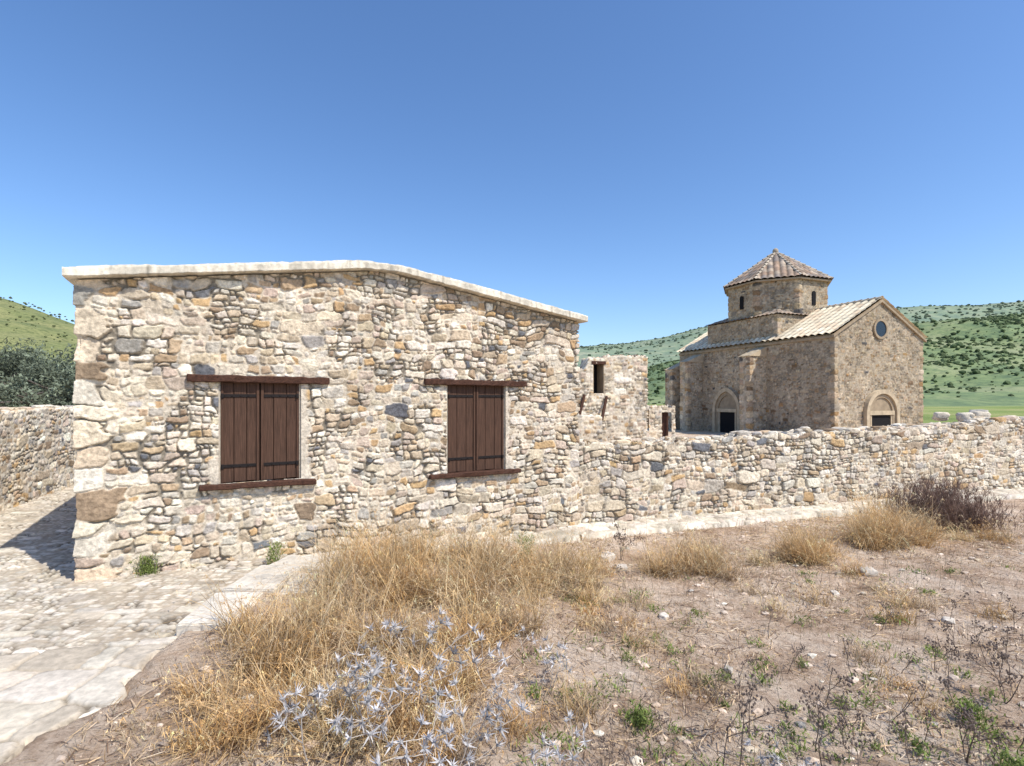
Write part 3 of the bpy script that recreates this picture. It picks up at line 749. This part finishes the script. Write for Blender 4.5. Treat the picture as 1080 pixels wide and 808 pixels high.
def hill(name,ridge,D0,D1,mat,seed,nz,back=1.5,nu=260,nv=70,p=1.0):
    R_=np.array(ridge,float)
    pxs=np.linspace(R_[0,0],R_[-1,0],nu);top=np.interp(pxs,R_[:,0],HY-R_[:,1])/F
    ker=np.ones(9)/9;top=np.convolve(np.pad(top,4,mode='edge'),ker,'valid')
    k=(pxs-540)/F
    v=np.linspace(0,back,nv);K,Vv=np.meshgrid(k,v,indexing='ij')
    Dd=D0+(D1-D0)*Vv
    Ht=(top*D1+CAMH+1)[:,None]
    prof=np.where(Vv<1,(ss(Vv)*.45+Vv*.55)**p,1-ss((Vv-1)/(back-1)*.9)*.9)
    X=K*Dd;Y=Dd
    Z=-1.2+Ht*prof+nz*fbm(X/(D1*.12),Y/(D1*.12),seed,5)*np.clip(Vv*3,0,1)*(.35+.65*np.clip(np.abs(Vv-1)*3,0,1))
    idx=np.arange(X.size).reshape(X.shape);Fq=np.stack([idx[:-1,:-1],idx[1:,:-1],idx[1:,1:],idx[:-1,1:]],-1).reshape(-1,4)
    o=mk(name,np.stack([X,Y,Z],-1).reshape(-1,3),Fq,None,mat);info(o,kind='structure')
    HILL[name]=(X,Y,Z);return o
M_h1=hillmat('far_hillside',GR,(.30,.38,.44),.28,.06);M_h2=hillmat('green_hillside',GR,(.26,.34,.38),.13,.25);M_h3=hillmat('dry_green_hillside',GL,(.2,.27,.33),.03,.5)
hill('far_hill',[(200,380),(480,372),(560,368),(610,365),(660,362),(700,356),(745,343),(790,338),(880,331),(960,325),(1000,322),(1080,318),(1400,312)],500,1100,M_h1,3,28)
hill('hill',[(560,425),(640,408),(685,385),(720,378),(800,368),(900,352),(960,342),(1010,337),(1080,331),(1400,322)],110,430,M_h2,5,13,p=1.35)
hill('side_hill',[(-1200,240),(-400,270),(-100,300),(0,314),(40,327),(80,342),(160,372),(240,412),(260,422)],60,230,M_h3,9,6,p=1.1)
def scrub(name,key,n,smin,smax,seed,vmax=.98,col=(.035,.055,.02),umin=0,umax=1,cl=.3,pw_=.8):
    X,Y,Z=HILL[key];rg=np.random.default_rng(seed);a=Acc();V0,F0=ICO[1]
    nu,nv=X.shape
    fi=rg.uniform(umin,umax,n*3)*(nu-2);fj=rg.uniform(.04,1,n*3)**pw_*(nv-1)/1.5*vmax
    i=fi.astype(int);j=fj.astype(int)
    x=X[i,j]+(X[i+1,j]-X[i,j])*(fi-i);y=Y[i,j]+(Y[i,j+1]-Y[i,j])*(fj-j);z=Z[i,j]+(Z[i,j+1]-Z[i,j])*(fj-j)
    d=fbm(x/60,y/60,seed,3)+rg.uniform(-cl,cl,n*3);sel=np.argsort(-d)[:n]
    x,y,z=x[sel],y[sel],z[sel]
    s=(smin+(smax-smin)*rg.random(n)**2)*np.clip(y/250,.5,1.2)
    V=V0[None]*(1+rg.uniform(-.35,.35,(n,len(V0),1)))*s[:,None,None]*np.array([1.1,1.1,.8])
    V=V+np.stack([x,y,z+s*.2],1)[:,None,:]
    Fa=(F0[None]+np.arange(n)[:,None,None]*len(V0)).reshape(-1,3)
    C=np.array(col)*rg.uniform(.7,1.6,(n,1));C=np.repeat(C,len(V0),0)
    o=mk(name,V.reshape(-1,3),Fa,C,M_leaf,False);info(o,'scattered dark green bushes covering the hillside','bushes',kind='stuff')
scrub('hillside_scrub','hill',3800,.3,1.4,1,umin=.1,umax=.75,col=(.095,.125,.055),cl=.7,pw_=.6)
scrub('hillside_scrub','far_hill',2600,1.2,2.8,2,col=(.11,.14,.09),umin=.3,umax=.8,cl=.6)
scrub('hillside_scrub','side_hill',900,.3,.7,3,col=(.10,.115,.05),umin=.6,umax=1,cl=.8)

# ------------------------------------------------------------------ plants
def blades(P,H,lean,az,W,seg,C0_,C1,rg,curl=1.0,drop=0,wob=.12):
    n=len(P);S=seg+1
    t=np.linspace(0,1,S)[None,:,None]
    dirv=np.stack([np.cos(az),np.sin(az),0*az],1)[:,None,:]
    H_=H[:,None,None];le=lean[:,None,None]
    sb=rg.normal(0,wob,n)[:,None,None]*np.stack([-np.sin(az),np.cos(az),0*az],1)[:,None,:]
    cen=P[:,None,:]+np.array([0,0,1.])*H_*(t-.5*np.clip(le-.3,0,1.2)*t**2*curl-drop*t**3)+dirv*H_*le*(t**1.6)+sb*H_*np.sin(t*4)
    sa=rg.uniform(0,6.28,n);side=np.stack([np.cos(sa),np.sin(sa),0*sa],1)[:,None,:]
    w=(W[:,None,None])*(1-.85*t)
    V=np.stack([cen-side*w/2,cen+side*w/2],2).reshape(n,S*2,3)
    f=np.array([[2*j,2*j+1,2*j+3,2*j+2] for j in range(seg)])
    Fa=(f[None]+np.arange(n)[:,None,None]*S*2).reshape(-1,4)
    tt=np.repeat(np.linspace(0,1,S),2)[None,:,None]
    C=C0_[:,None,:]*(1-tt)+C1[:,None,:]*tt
    return V.reshape(-1,3),Fa,C.reshape(-1,3),cen
STR=np.array([(.75,.49,.22),(.83,.62,.33),(.70,.41,.16),(.84,.69,.44),(.57,.335,.13),(.76,.56,.32),(.56,.45,.33)])
rg=np.random.default_rng(77);acc=Acc()
def inhouse(P):
    d=(P[:,0]-C0[0])*NF[0]+(P[:,1]-C0[1])*NF[1]
    dw=(P[:,0]-W0[0])*WD[1]-(P[:,1]-W0[1])*WD[0]
    return np.where(P[:,0]<1.0,d<.12,dw<.12)
def clump(px,py,rx,ry,n,h,tuft=.065,lean=.62,colmul=1.,w=.0064):
    cx,cy=G(px,py);n=int(n*.9);h=h*.95
    nt_=max(3,int(n/125));tc=np.stack([cx+rx*rg.normal(0,.6,nt_),cy+ry*rg.normal(0,.6,nt_)],1)
    th=rg.uniform(.4,1.35,nt_);tcol=STR[rg.integers(0,7,nt_)]*rg.uniform(.75,1.15,(nt_,1))
    wind=rg.uniform(0,6.28,nt_)
    k=rg.integers(0,nt_,n);off=rg.normal(0,tuft,(n,2));xy=tc[k]+off
    lim=-1.66+.25*fbm(xy[:,1]/.2,xy[:,1]*0,15,3)
    ok=~inhouse(xy)&(xy[:,0]>np.where(xy[:,1]>4.0,lim,-2.1+.5*fbm(xy[:,1]/.2,xy[:,0],16,3)))
    xy=xy[ok];k=k[ok];off=off[ok];n=len(xy)
    if n==0:return
    P=np.stack([xy[:,0],xy[:,1],gz(xy[:,0],xy[:,1])-.01],1)
    H=h*th[k]*rg.uniform(.25,1.15,n)
    az=np.where(rg.random(n)<.5,wind[k]+rg.normal(0,.5,n),np.arctan2(off[:,1],off[:,0])+rg.normal(0,.9,n));le=np.abs(rg.normal(0,lean,n))+.1
    le=np.where(rg.random(n)<.16,le+1.0,le)
    c=(tcol[k]*.55+STR[rg.integers(0,7,n)]*.45)*rg.uniform(.7,1.18,(n,1))*colmul
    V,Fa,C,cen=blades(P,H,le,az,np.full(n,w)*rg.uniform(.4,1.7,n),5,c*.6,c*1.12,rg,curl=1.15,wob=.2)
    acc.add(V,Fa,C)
    m=rg.random(n)<.2;tip=cen[m,-1,:];nn=len(tip)
    if nn:
        tip=np.repeat(tip,3,0);c2=np.repeat(c[m],3,0)*1.15;nn*=3
        V,Fa,C,_=blades(tip+rg.normal(0,.006,(nn,3)),rg.uniform(.015,.04,nn),rg.uniform(.5,1.5,nn),rg.uniform(0,6.28,nn),np.full(nn,.008),2,c2,c2,rg,drop=1.5)
        acc.add(V,Fa,C)
for c in [(330,655,.45,.4,2300,.52),(380,630,.45,.35,2300,.56),(440,640,.4,.4,1800,.52),(280,715,.3,.3,1500,.38),(345,720,.4,.3,2000,.42),(430,745,.4,.35,1500,.34),(330,790,.4,.25,1400,.3),
          (270,670,.22,.25,1000,.42),(500,690,.35,.3,700,.28),(560,615,.42,.3,3000,.58),(530,650,.35,.35,1400,.42),(620,640,.35,.25,500,.3),(480,780,.45,.3,600,.22),(400,790,.4,.25,900,.26),
          (745,588,.3,.16,2100,.48),(695,592,.16,.14,700,.36),(855,577,.3,.15,2000,.48),(805,580,.13,.13,500,.32),(925,563,.34,.25,3200,.64),(955,558,.36,.22,1900,.54),(890,592,.2,.2,250,.2),
          (350,605,.35,.2,1100,.52),(600,592,.35,.16,700,.34),(1060,560,.5,.3,700,.25),(660,665,.4,.35,400,.2),(215,750,.25,.3,500,.2),(150,790,.2,.2,300,.13),(460,602,.3,.15,800,.45),(250,790,.3,.2,600,.22),(410,608,.3,.18,900,.5),(515,602,.3,.15,800,.45),
          (700,640,.4,.3,300,.2),(820,620,.5,.25,300,.2),(950,620,.6,.3,400,.2),(900,690,.5,.3,300,.16),(760,700,.4,.3,300,.16),(1040,640,.5,.3,400,.2)]:
    clump(*c)
n=34000;xy=np.stack([rg.uniform(-2.3,12,n),1.4+8.6*rg.random(n)**1.2],1);dn=fbm(xy[:,0]/.6,xy[:,1]/.6,91,4)+rg.uniform(-.15,.15,n);xy=xy[(dn>-.04)&~inhouse(xy)];n=len(xy)
P=np.stack([xy[:,0],xy[:,1],gz(xy[:,0],xy[:,1])-.005],1);c=(STR*np.array([.8,.86,.98]))[rg.integers(0,7,n)]*rg.uniform(.4,1.0,(n,1))
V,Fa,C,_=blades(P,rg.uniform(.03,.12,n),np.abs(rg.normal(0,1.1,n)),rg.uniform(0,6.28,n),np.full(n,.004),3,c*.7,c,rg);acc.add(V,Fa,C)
n=7000;xy=np.stack([rg.uniform(-1.5,12,n),1.5+8.2*rg.random(n)**1.25],1);dn=fbm(xy[:,0]/.9,xy[:,1]/.9,97,4)+rg.uniform(-.12,.12,n);xy=xy[(dn>-.02)&~inhouse(xy)];n=len(xy)
P=np.stack([xy[:,0],xy[:,1],gz(xy[:,0],xy[:,1])-.005],1);c=np.array([(.22,.17,.13),(.36,.28,.2),(.5,.42,.32),(.16,.12,.10)])[rg.integers(0,4,n)]*rg.uniform(.7,1.2,(n,1))
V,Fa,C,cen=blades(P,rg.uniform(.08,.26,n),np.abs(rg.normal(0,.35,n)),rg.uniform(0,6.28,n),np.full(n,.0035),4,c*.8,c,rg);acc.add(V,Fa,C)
for _ in range(3):
    k=rg.random(n)<.6;p=cen[k][np.arange(k.sum()),rg.integers(2,5,k.sum())];nn=len(p)
    V,Fa,C,_=blades(p,rg.uniform(.02,.09,nn),np.abs(rg.normal(.5,.4,nn)),rg.uniform(0,6.28,nn),np.full(nn,.003),2,c[k],c[k]*1.2,rg);acc.add(V,Fa,C)
o=acc.make('dry_grass',M_plant);info(o,'tangled straw coloured dry grass tufts on bare earth','grass',kind='stuff')
# litter
acc=Acc();n=110000;xy=np.stack([rg.uniform(-2.3,12,n),1.4+8*rg.random(n)**1.35],1);dn=fbm(xy[:,0]/.6,xy[:,1]/.6,93,4)+rg.uniform(-.14,.14,n);xy=xy[(dn>-.06)&~inhouse(xy)];n=len(xy)
Lg=.012+.12*rg.random(n)**1.9;az=rg.uniform(0,6.28,n);dv=np.stack([np.cos(az),np.sin(az)],1)
q=xy+dv*Lg[:,None];sd=np.stack([-dv[:,1],dv[:,0]],1)*rg.uniform(.0012,.0035,n)[:,None]
z0=gz(xy[:,0],xy[:,1])+.004;z1=gz(q[:,0],q[:,1])+.006+rg.random(n)*.025
V=np.stack([np.c_[xy-sd,z0],np.c_[xy+sd,z0+.003],np.c_[q+sd*.6,z1+.003],np.c_[q-sd*.6,z1]],1).reshape(-1,3)
c=np.array([(.46,.33,.21),(.66,.50,.33),(.26,.17,.11),(.74,.61,.45),(.17,.115,.085),(.66,.48,.28)])[rg.integers(0,6,n)]*rg.uniform(.7,1.2,(n,1))
acc.add(V,np.arange(n*4).reshape(n,4),np.repeat(c,4,0))
o=acc.make('dry_litter',M_plant,False);info(o,'broken straw and twigs scattered over the earth','litter',kind='stuff')
acc=Acc();n=10000;V0,F0=ICO[1]
xy=np.stack([rg.uniform(-2.3,12,n),1.4+8*rg.random(n)**1.3],1);dn=fbm(xy[:,0]/1.1,xy[:,1]/1.1,95,3)+rg.uniform(-.25,.25,n);xy=xy[(dn>-.05)&~inhouse(xy)];n=len(xy)
s=.005+.033*rg.random(n)**4.2
V=V0[None]*(1+rg.uniform(-.25,.25,(n,len(V0),1)))*s[:,None,None]*np.array([1.2,1,.6])+np.c_[xy,gz(xy[:,0],xy[:,1])+s*.2][:,None,:]
PG=np.vstack([np.array([(.64,.50,.38),(.70,.57,.45),(.54,.41,.30)]*6),PAL[[0,1,2,4,5,6,9]]]);c=PG[rg.integers(0,len(PG),n)]*rg.uniform(.8,1.1,(n,1))
acc.add(V.reshape(-1,3),(F0[None]+np.arange(n)[:,None,None]*len(V0)).reshape(-1,3),np.repeat(c,len(V0),0))
o=acc.make('gravel',M_rock,False);info(o,'small loose stones scattered on dry earth','gravel',kind='stuff')
for k,(px,py,s) in enumerate([(915,592,.10),(880,612,.05),(1000,640,.06),(768,690,.04),(560,745,.035),(165,640,.05),(700,640,.05),(640,580,.12),(655,588,.09)]):
    a=Acc();x,y=G(px,py);rock(a,(x,y,float(gz(x,y))+s*.25),s,(.60,.53,.44),rg,3,.5,.8);o=a.make('rock',M_rock);info(o,'pale loose stone lying on dry earth','rock',group='loose stones on the ground')
for k in range(9):
    a=Acc();s=rg.uniform(.15,.30);rock(a,(12.9+rg.normal(0,.4),14.8+rg.normal(0,.25),.98+rg.uniform(0,.35)),s,PAL[[0,5,6,1][k%4]],rg,3,.7,.8);o=a.make('boulder',M_rock);info(o,'rough pale boulder heaped behind the stone wall','boulder',group='boulders heaped behind the wall')
a=Acc();rock(a,(12.8,14.9,.25),1.1,(.48,.41,.33),rg,3,.65);o=a.make('boulder',M_rock);info(o,'big rubble mound carrying smaller boulders','boulder')

def tube(acc,pts,rad,col,k=4):
    pts=np.array(pts,float);n=len(pts);rad=np.broadcast_to(rad,(n,)) if np.ndim(rad) else np.full(n,rad)
    d=np.gradient(pts,axis=0);d/=np.linalg.norm(d,axis=1,keepdims=True)+1e-9
    ref=np.array([0.31,.77,.55]);a=np.cross(d,ref);a/=np.linalg.norm(a,axis=1,keepdims=True)+1e-9;b=np.cross(d,a)
    th=np.arange(k)*2*math.pi/k
    V=pts[:,None,:]+rad[:,None,None]*(a[:,None,:]*np.cos(th)[None,:,None]+b[:,None,:]*np.sin(th)[None,:,None])
    idx=np.arange(n*k).reshape(n,k);Fq=np.stack([idx[:-1],np.roll(idx[:-1],-1,1),np.roll(idx[1:],-1,1),idx[1:]],-1).reshape(-1,4)
    acc.add(V.reshape(-1,3),Fq,col)
def grow_branch(acc,p,d,L,r,depth,rg,col,tips,spread=.7,kids=(2,4),k=4):
    n=5;pts=[p];dd=d.copy()
    for i in range(n):
        dd=dd+rg.normal(0,.12,3);dd/=np.linalg.norm(dd);pts.append(pts[-1]+dd*L/n)
    tube(acc,pts,np.linspace(r,r*.6,n+1),col,k)
    if depth==0:tips.append((pts[-1],dd));return
    for _ in range(rg.integers(*kids)):
        j=rg.integers(2,n+1);nd=dd+rg.normal(0,spread,3);nd[2]=abs(nd[2])*.6+.25*spread;nd/=np.linalg.norm(nd)
        grow_branch(acc,pts[j],nd,L*rg.uniform(.45,.75),r*.7,depth-1,rg,col,tips,spread,kids,k)
    tips.append((pts[-1],dd))
def thistle(seed,h):
    rg=np.random.default_rng(seed);a=Acc();tips=[];col=(.60,.53,.45)
    for _ in range(rg.integers(1,3)):
        d=np.array([rg.normal(0,.3),rg.normal(0,.3),1.]);d/=np.linalg.norm(d)
        grow_branch(a,np.zeros(3),d,h*.58,.005,2,rg,col,tips,.7,(2,4),3)
    for p,d in tips:
        if rg.random()<.15:continue
        c=np.array((.66,.635,.62))*rg.uniform(.6,1.2);n=rg.integers(11,17);big=rg.uniform(.7,1.2)
        u=rg.normal(0,1,(n,3));u-=d*(u@d)[:,None]*.6;u+=d*.5;u/=np.linalg.norm(u,axis=1,keepdims=True);l=rg.uniform(.032,.07,n)*big
        sd=np.cross(u,rg.normal(0,1,(n,3)));sd/=np.linalg.norm(sd,axis=1,keepdims=True)
        V=np.stack([p+sd*.0015,p+u*l[:,None]*.3+sd*.0048,p+u*l[:,None],p+u*l[:,None]*.3-sd*.0048],1).reshape(-1,3);a.add(V,np.arange(n*4).reshape(n,4),c)
        V0,F0=ICO[1];a.add(V0*.011*big+p,F0,c*.55)
    o=a.make('thistle',M_plant,False);return o
def deadstem(seed,h,col=(.17,.13,.105)):
    rg=np.random.default_rng(seed);a=Acc();tips=[]
    for _ in range(rg.integers(1,4)):
        d=np.array([rg.normal(0,.2),rg.normal(0,.2),1.]);d/=np.linalg.norm(d)
        grow_branch(a,np.zeros(3),d,h*.6,.0038,2,rg,col,tips,.45,(2,4),3)
    for p,d in tips:
        for _ in range(4):
            V0,F0=ICO[1];a.add(V0*np.array([.006,.006,.009])+p+rg.normal(0,.012,3),F0,np.array(col)*1.4)
    return a.make('dead_weed',M_plant,False)
def place(srcs,spots,label,cat,group,rg):
    for k,(px,py,s) in enumerate(spots):
        src=srcs[k%len(srcs)]
        o=src if k<len(srcs) else src.copy()
        if k>=len(srcs):COL.objects.link(o)
        x,y=G(px,py);o.location=(x,y,float(gz(x,y))-.01);o.rotation_euler=(0,0,rg.uniform(0,6.28));o.scale=(s,s,s)
        info(o,label,cat,group=group)
src=[thistle(500+i,.52) for i in range(7)]
place(src,[(435,775,1.2),(395,805,1.05),(520,740,.95),(560,770,.85),(345,800,.9),(500,810,.95),(440,840,.95),(370,760,.95),(580,730,.75),(620,800,.7),(330,840,.95),(430,720,1.),(820,830,.65),(600,850,.75),(470,850,.85),(850,850,.7),(560,700,.6),(475,765,.9)],
  'silvery grey dried spiny thistle standing on dry earth','thistle','dried thistles in the grass',rg)
src=[deadstem(600+i,.42) for i in range(7)]
sp=[(790,760,1),(860,770,1.),(870,720,1),(960,790,1.),(940,740,.9),(1000,700,.9),(1060,720,1.),(1075,760,1.),(1040,680,.9),(985,690,.9),(780,720,.8),(900,700,.8),(830,690,.7),(1020,780,1),(760,800,1),(700,780,.7),(910,810,1),(1070,650,.9),(740,730,.6),(650,660,.7),(655,578,1.1),(1000,640,.8),(930,650,.7),(660,610,.9),(840,810,.8),(1050,800,.9),(975,760,.8),(890,760,.7),(720,690,.5),(810,650,.6),(1010,670,.9),(1065,690,1.),(950,690,.7),(670,745,.5),(640,800,.6),(780,790,1.1),(870,800,1.1),(700,820,1.)]
place(src,sp,'thin dark dead weed with branching stalks','weed','dead weeds on the earth',rg)
def shrub(cx,cy,rx,ry,h,n,seed,c1,c2):
    rg=np.random.default_rng(seed);a=Acc()
    xy=np.stack([cx+rx*rg.normal(0,.33,n),cy+ry*rg.normal(0,.33,n)],1)
    P=np.stack([xy[:,0],xy[:,1],gz(xy[:,0],xy[:,1])-.02],1)
    c=np.array(c1)*rg.uniform(.6,1.4,(n,1));e=np.array(c2)*rg.uniform(.6,1.4,(n,1))
    fall=np.exp(-((xy[:,0]-cx)/rx)**2*2)
    V,Fa,C,cen=blades(P,h*rg.uniform(.35,1.05,n)*(.5+.5*fall),np.abs(rg.normal(.2,.35,n)),rg.uniform(0,6.28,n),np.full(n,.009),5,c,e,rg);a.add(V,Fa,C)
    for rep in (0,1,2):
        j=rg.integers(2,6,n*3);k=rg.integers(0,n,n*3);p=cen[k,j-1]
        nn=len(p)
        V,Fa,C,_=blades(p,rg.uniform(.05,.2,nn),np.abs(rg.normal(.6,.5,nn)),rg.uniform(0,6.28,nn),np.full(nn,.008),2,c[k],e[k],rg);a.add(V,Fa,C)
    o=a.make('dry_shrub',M_plant);return o
cx,cy=G(988,556,-.2)
o=shrub(cx,cy,1.25,.45,.92,950,41,(.18,.115,.085),(.30,.205,.16));info(o,'dense purplish brown dead shrub before the low stone wall','shrub')
def weedgeo(a,cx,cy,r,h,n,rg,zoff=0):
    xy=np.stack([cx+r*rg.normal(0,.4,n),cy+r*rg.normal(0,.4,n)],1);z=gz(xy[:,0],xy[:,1])+zoff
    P=np.c_[xy,z+rg.uniform(0,h*.8,n)]
    c=np.array((.20,.25,.07))*rg.uniform(.5,1.5,(n,1))
    V,Fa,C,_=blades(P,rg.uniform(.015,.05,n),rg.uniform(.4,1.4,n),rg.uniform(0,6.28,n),np.full(n,.012),3,c,c*1.2,rg);a.add(V,Fa,C)
    m=n//5;V,Fa,C,_=blades(np.c_[xy[:m],z[:m]],rg.uniform(.5,1,m)*h,rg.uniform(0,.4,m),rg.uniform(0,6.28,m),np.full(m,.005),3,c[:m],c[:m],rg);a.add(V,Fa,C)
for k,(px,py,r,h,n) in enumerate([(155,612,.13,.26,520),(1022,738,.09,.16,260),(1075,800,.12,.14,420),(555,592,.15,.34,420),(290,603,.1,.34,300),(675,752,.10,.1,260)]):
    x,y=G(px,py);a=Acc();weedgeo(a,x,y,r,h,n,np.random.default_rng(800+k),.02 if x<-2.4 else 0)
    o=a.make('green_weed',M_plant);info(o,'small leafy green weed growing from the ground','weed',group='green weeds')
a=Acc();rgw=np.random.default_rng(901)
for _ in range(95):
    px=rgw.uniform(560,1080);py=rgw.uniform(640,808) if rgw.random()<.75 else rgw.uniform(575,640)
    x,y=G(px,py)
    if inhouse(np.array([[x,y]]))[0]:continue
    weedgeo(a,x,y,rgw.uniform(.05,.2),rgw.uniform(.02,.07),int(rgw.uniform(15,60)),rgw)
o=a.make('low_weeds',M_plant);info(o,'sparse low green weeds sprouting through dry earth','weeds',kind='stuff')

# ------------------------------------------------------------------ trees
def tree(x,y,h,r,seed,c=(.19,.22,.15),nl=7000,name='olive_tree',zb=-.3):
    rg=np.random.default_rng(seed);t=empty(name,(x,y,zb));a=Acc()
    tips=[];base=np.array([x,y,zb])
    pts=[base]
    for i in range(4):pts.append(pts[-1]+np.array([rg.normal(0,.08),rg.normal(0,.08),h*.09]))
    tube(a,pts,np.linspace(.2,.14,5),(.14,.12,.1),8)
    for _ in range(6):
        d=np.array([rg.normal(0,.7),rg.normal(0,.7),.8]);d/=np.linalg.norm(d)
        grow_branch(a,pts[-1],d,h*.27,.07,1,rg,(.14,.12,.1),tips,.6,(2,4),5)
    o=a.make('trunk',M_bark);setp(o,t)
    nc=40;cc=[]
    for _ in range(nc):
        u=rg.normal(0,1,3);u/=np.linalg.norm(u);q=u*rg.uniform(.25,1)**.6*np.array([r,r,h*.36]);cc.append(q+np.array([x,y,zb+h*.58]))
    cc=np.array(cc);cs=rg.uniform(.2,.38,nc)*r*1.0
    k=rg.integers(0,nc,nl);u=rg.normal(0,1,(nl,3));u/=np.linalg.norm(u,axis=1,keepdims=True)
    P=cc[k]+u*(rg.random(nl)**.4*cs[k]*1.15)[:,None]
    ln=rg.uniform(.05,.12,nl);d1=rg.normal(0,1,(nl,3));d1/=np.linalg.norm(d1,axis=1,keepdims=True);d2=np.cross(d1,rg.normal(0,1,(nl,3)));d2/=np.linalg.norm(d2,axis=1,keepdims=True)
    V=np.stack([P-d1*ln[:,None],P+d2*ln[:,None]*.35,P+d1*ln[:,None],P-d2*ln[:,None]*.35],1).reshape(-1,3)
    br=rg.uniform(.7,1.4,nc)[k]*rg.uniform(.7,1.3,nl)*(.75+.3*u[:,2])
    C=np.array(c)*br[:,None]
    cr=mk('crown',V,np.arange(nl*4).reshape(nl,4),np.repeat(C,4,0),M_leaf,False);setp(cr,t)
    info(t,'grey green bushy olive tree behind the stone wall','tree',group='olive trees by the wall')
tree(-21.5,22.5,4.6,1.9,1);tree(-18.6,21.5,4.1,1.7,2);tree(-16.6,20.5,3.3,1.4,3);tree(-24.5,27,5,2.1,4);tree(-20,26,4.4,1.9,5)

# ------------------------------------------------------------------ light, sky, camera
S_=Vector((1.5,-1.05,2.45)).normalized()
sun=bpy.data.lights.new('sun','SUN');sun.energy=5.0;sun.angle=math.radians(.5);sun.color=(1,.955,.875)
so=bpy.data.objects.new('sun',sun);COL.objects.link(so);so.rotation_euler=S_.to_track_quat('Z','Y').to_euler()
w=bpy.data.worlds.new('World');scene.world=w;w.use_nodes=True;nt=w.node_tree;bg=nt.nodes['Background']
sky=nt.nodes.new('ShaderNodeTexSky');sky.sky_type='NISHITA';sky.sun_disc=False
sky.sun_elevation=math.asin(S_.z);sky.sun_rotation=math.atan2(S_.x,S_.y);sky.air_density=1.0;sky.dust_density=1.0;sky.ozone_density=3;sky.altitude=300
hs=nt.nodes.new('ShaderNodeHueSaturation');hs.inputs['Saturation'].default_value=1.12;hs.inputs['Value'].default_value=1.22
tm=nt.nodes.new('ShaderNodeMix');tm.data_type='RGBA';tm.blend_type='MULTIPLY';tm.inputs['Factor'].default_value=1;tm.inputs['B'].default_value=(1.02,1.06,1.15,1)
nt.links.new(sky.outputs[0],hs.inputs['Color']);nt.links.new(hs.outputs[0],tm.inputs['A']);nt.links.new(tm.outputs['Result'],bg.inputs['Color']);bg.inputs['Strength'].default_value=.145
cam=bpy.data.cameras.new('camera');co=bpy.data.objects.new('camera',cam);COL.objects.link(co)
co.location=(0,0,CAMH);co.rotation_euler=(math.radians(90),0,0);cam.sensor_width=36;cam.lens=F/1080*36;cam.shift_y=16/1080;cam.clip_end=10000;cam.clip_start=.05
scene.camera=co
scene.view_settings.view_transform='Standard';scene.view_settings.look='None';scene.view_settings.exposure=0
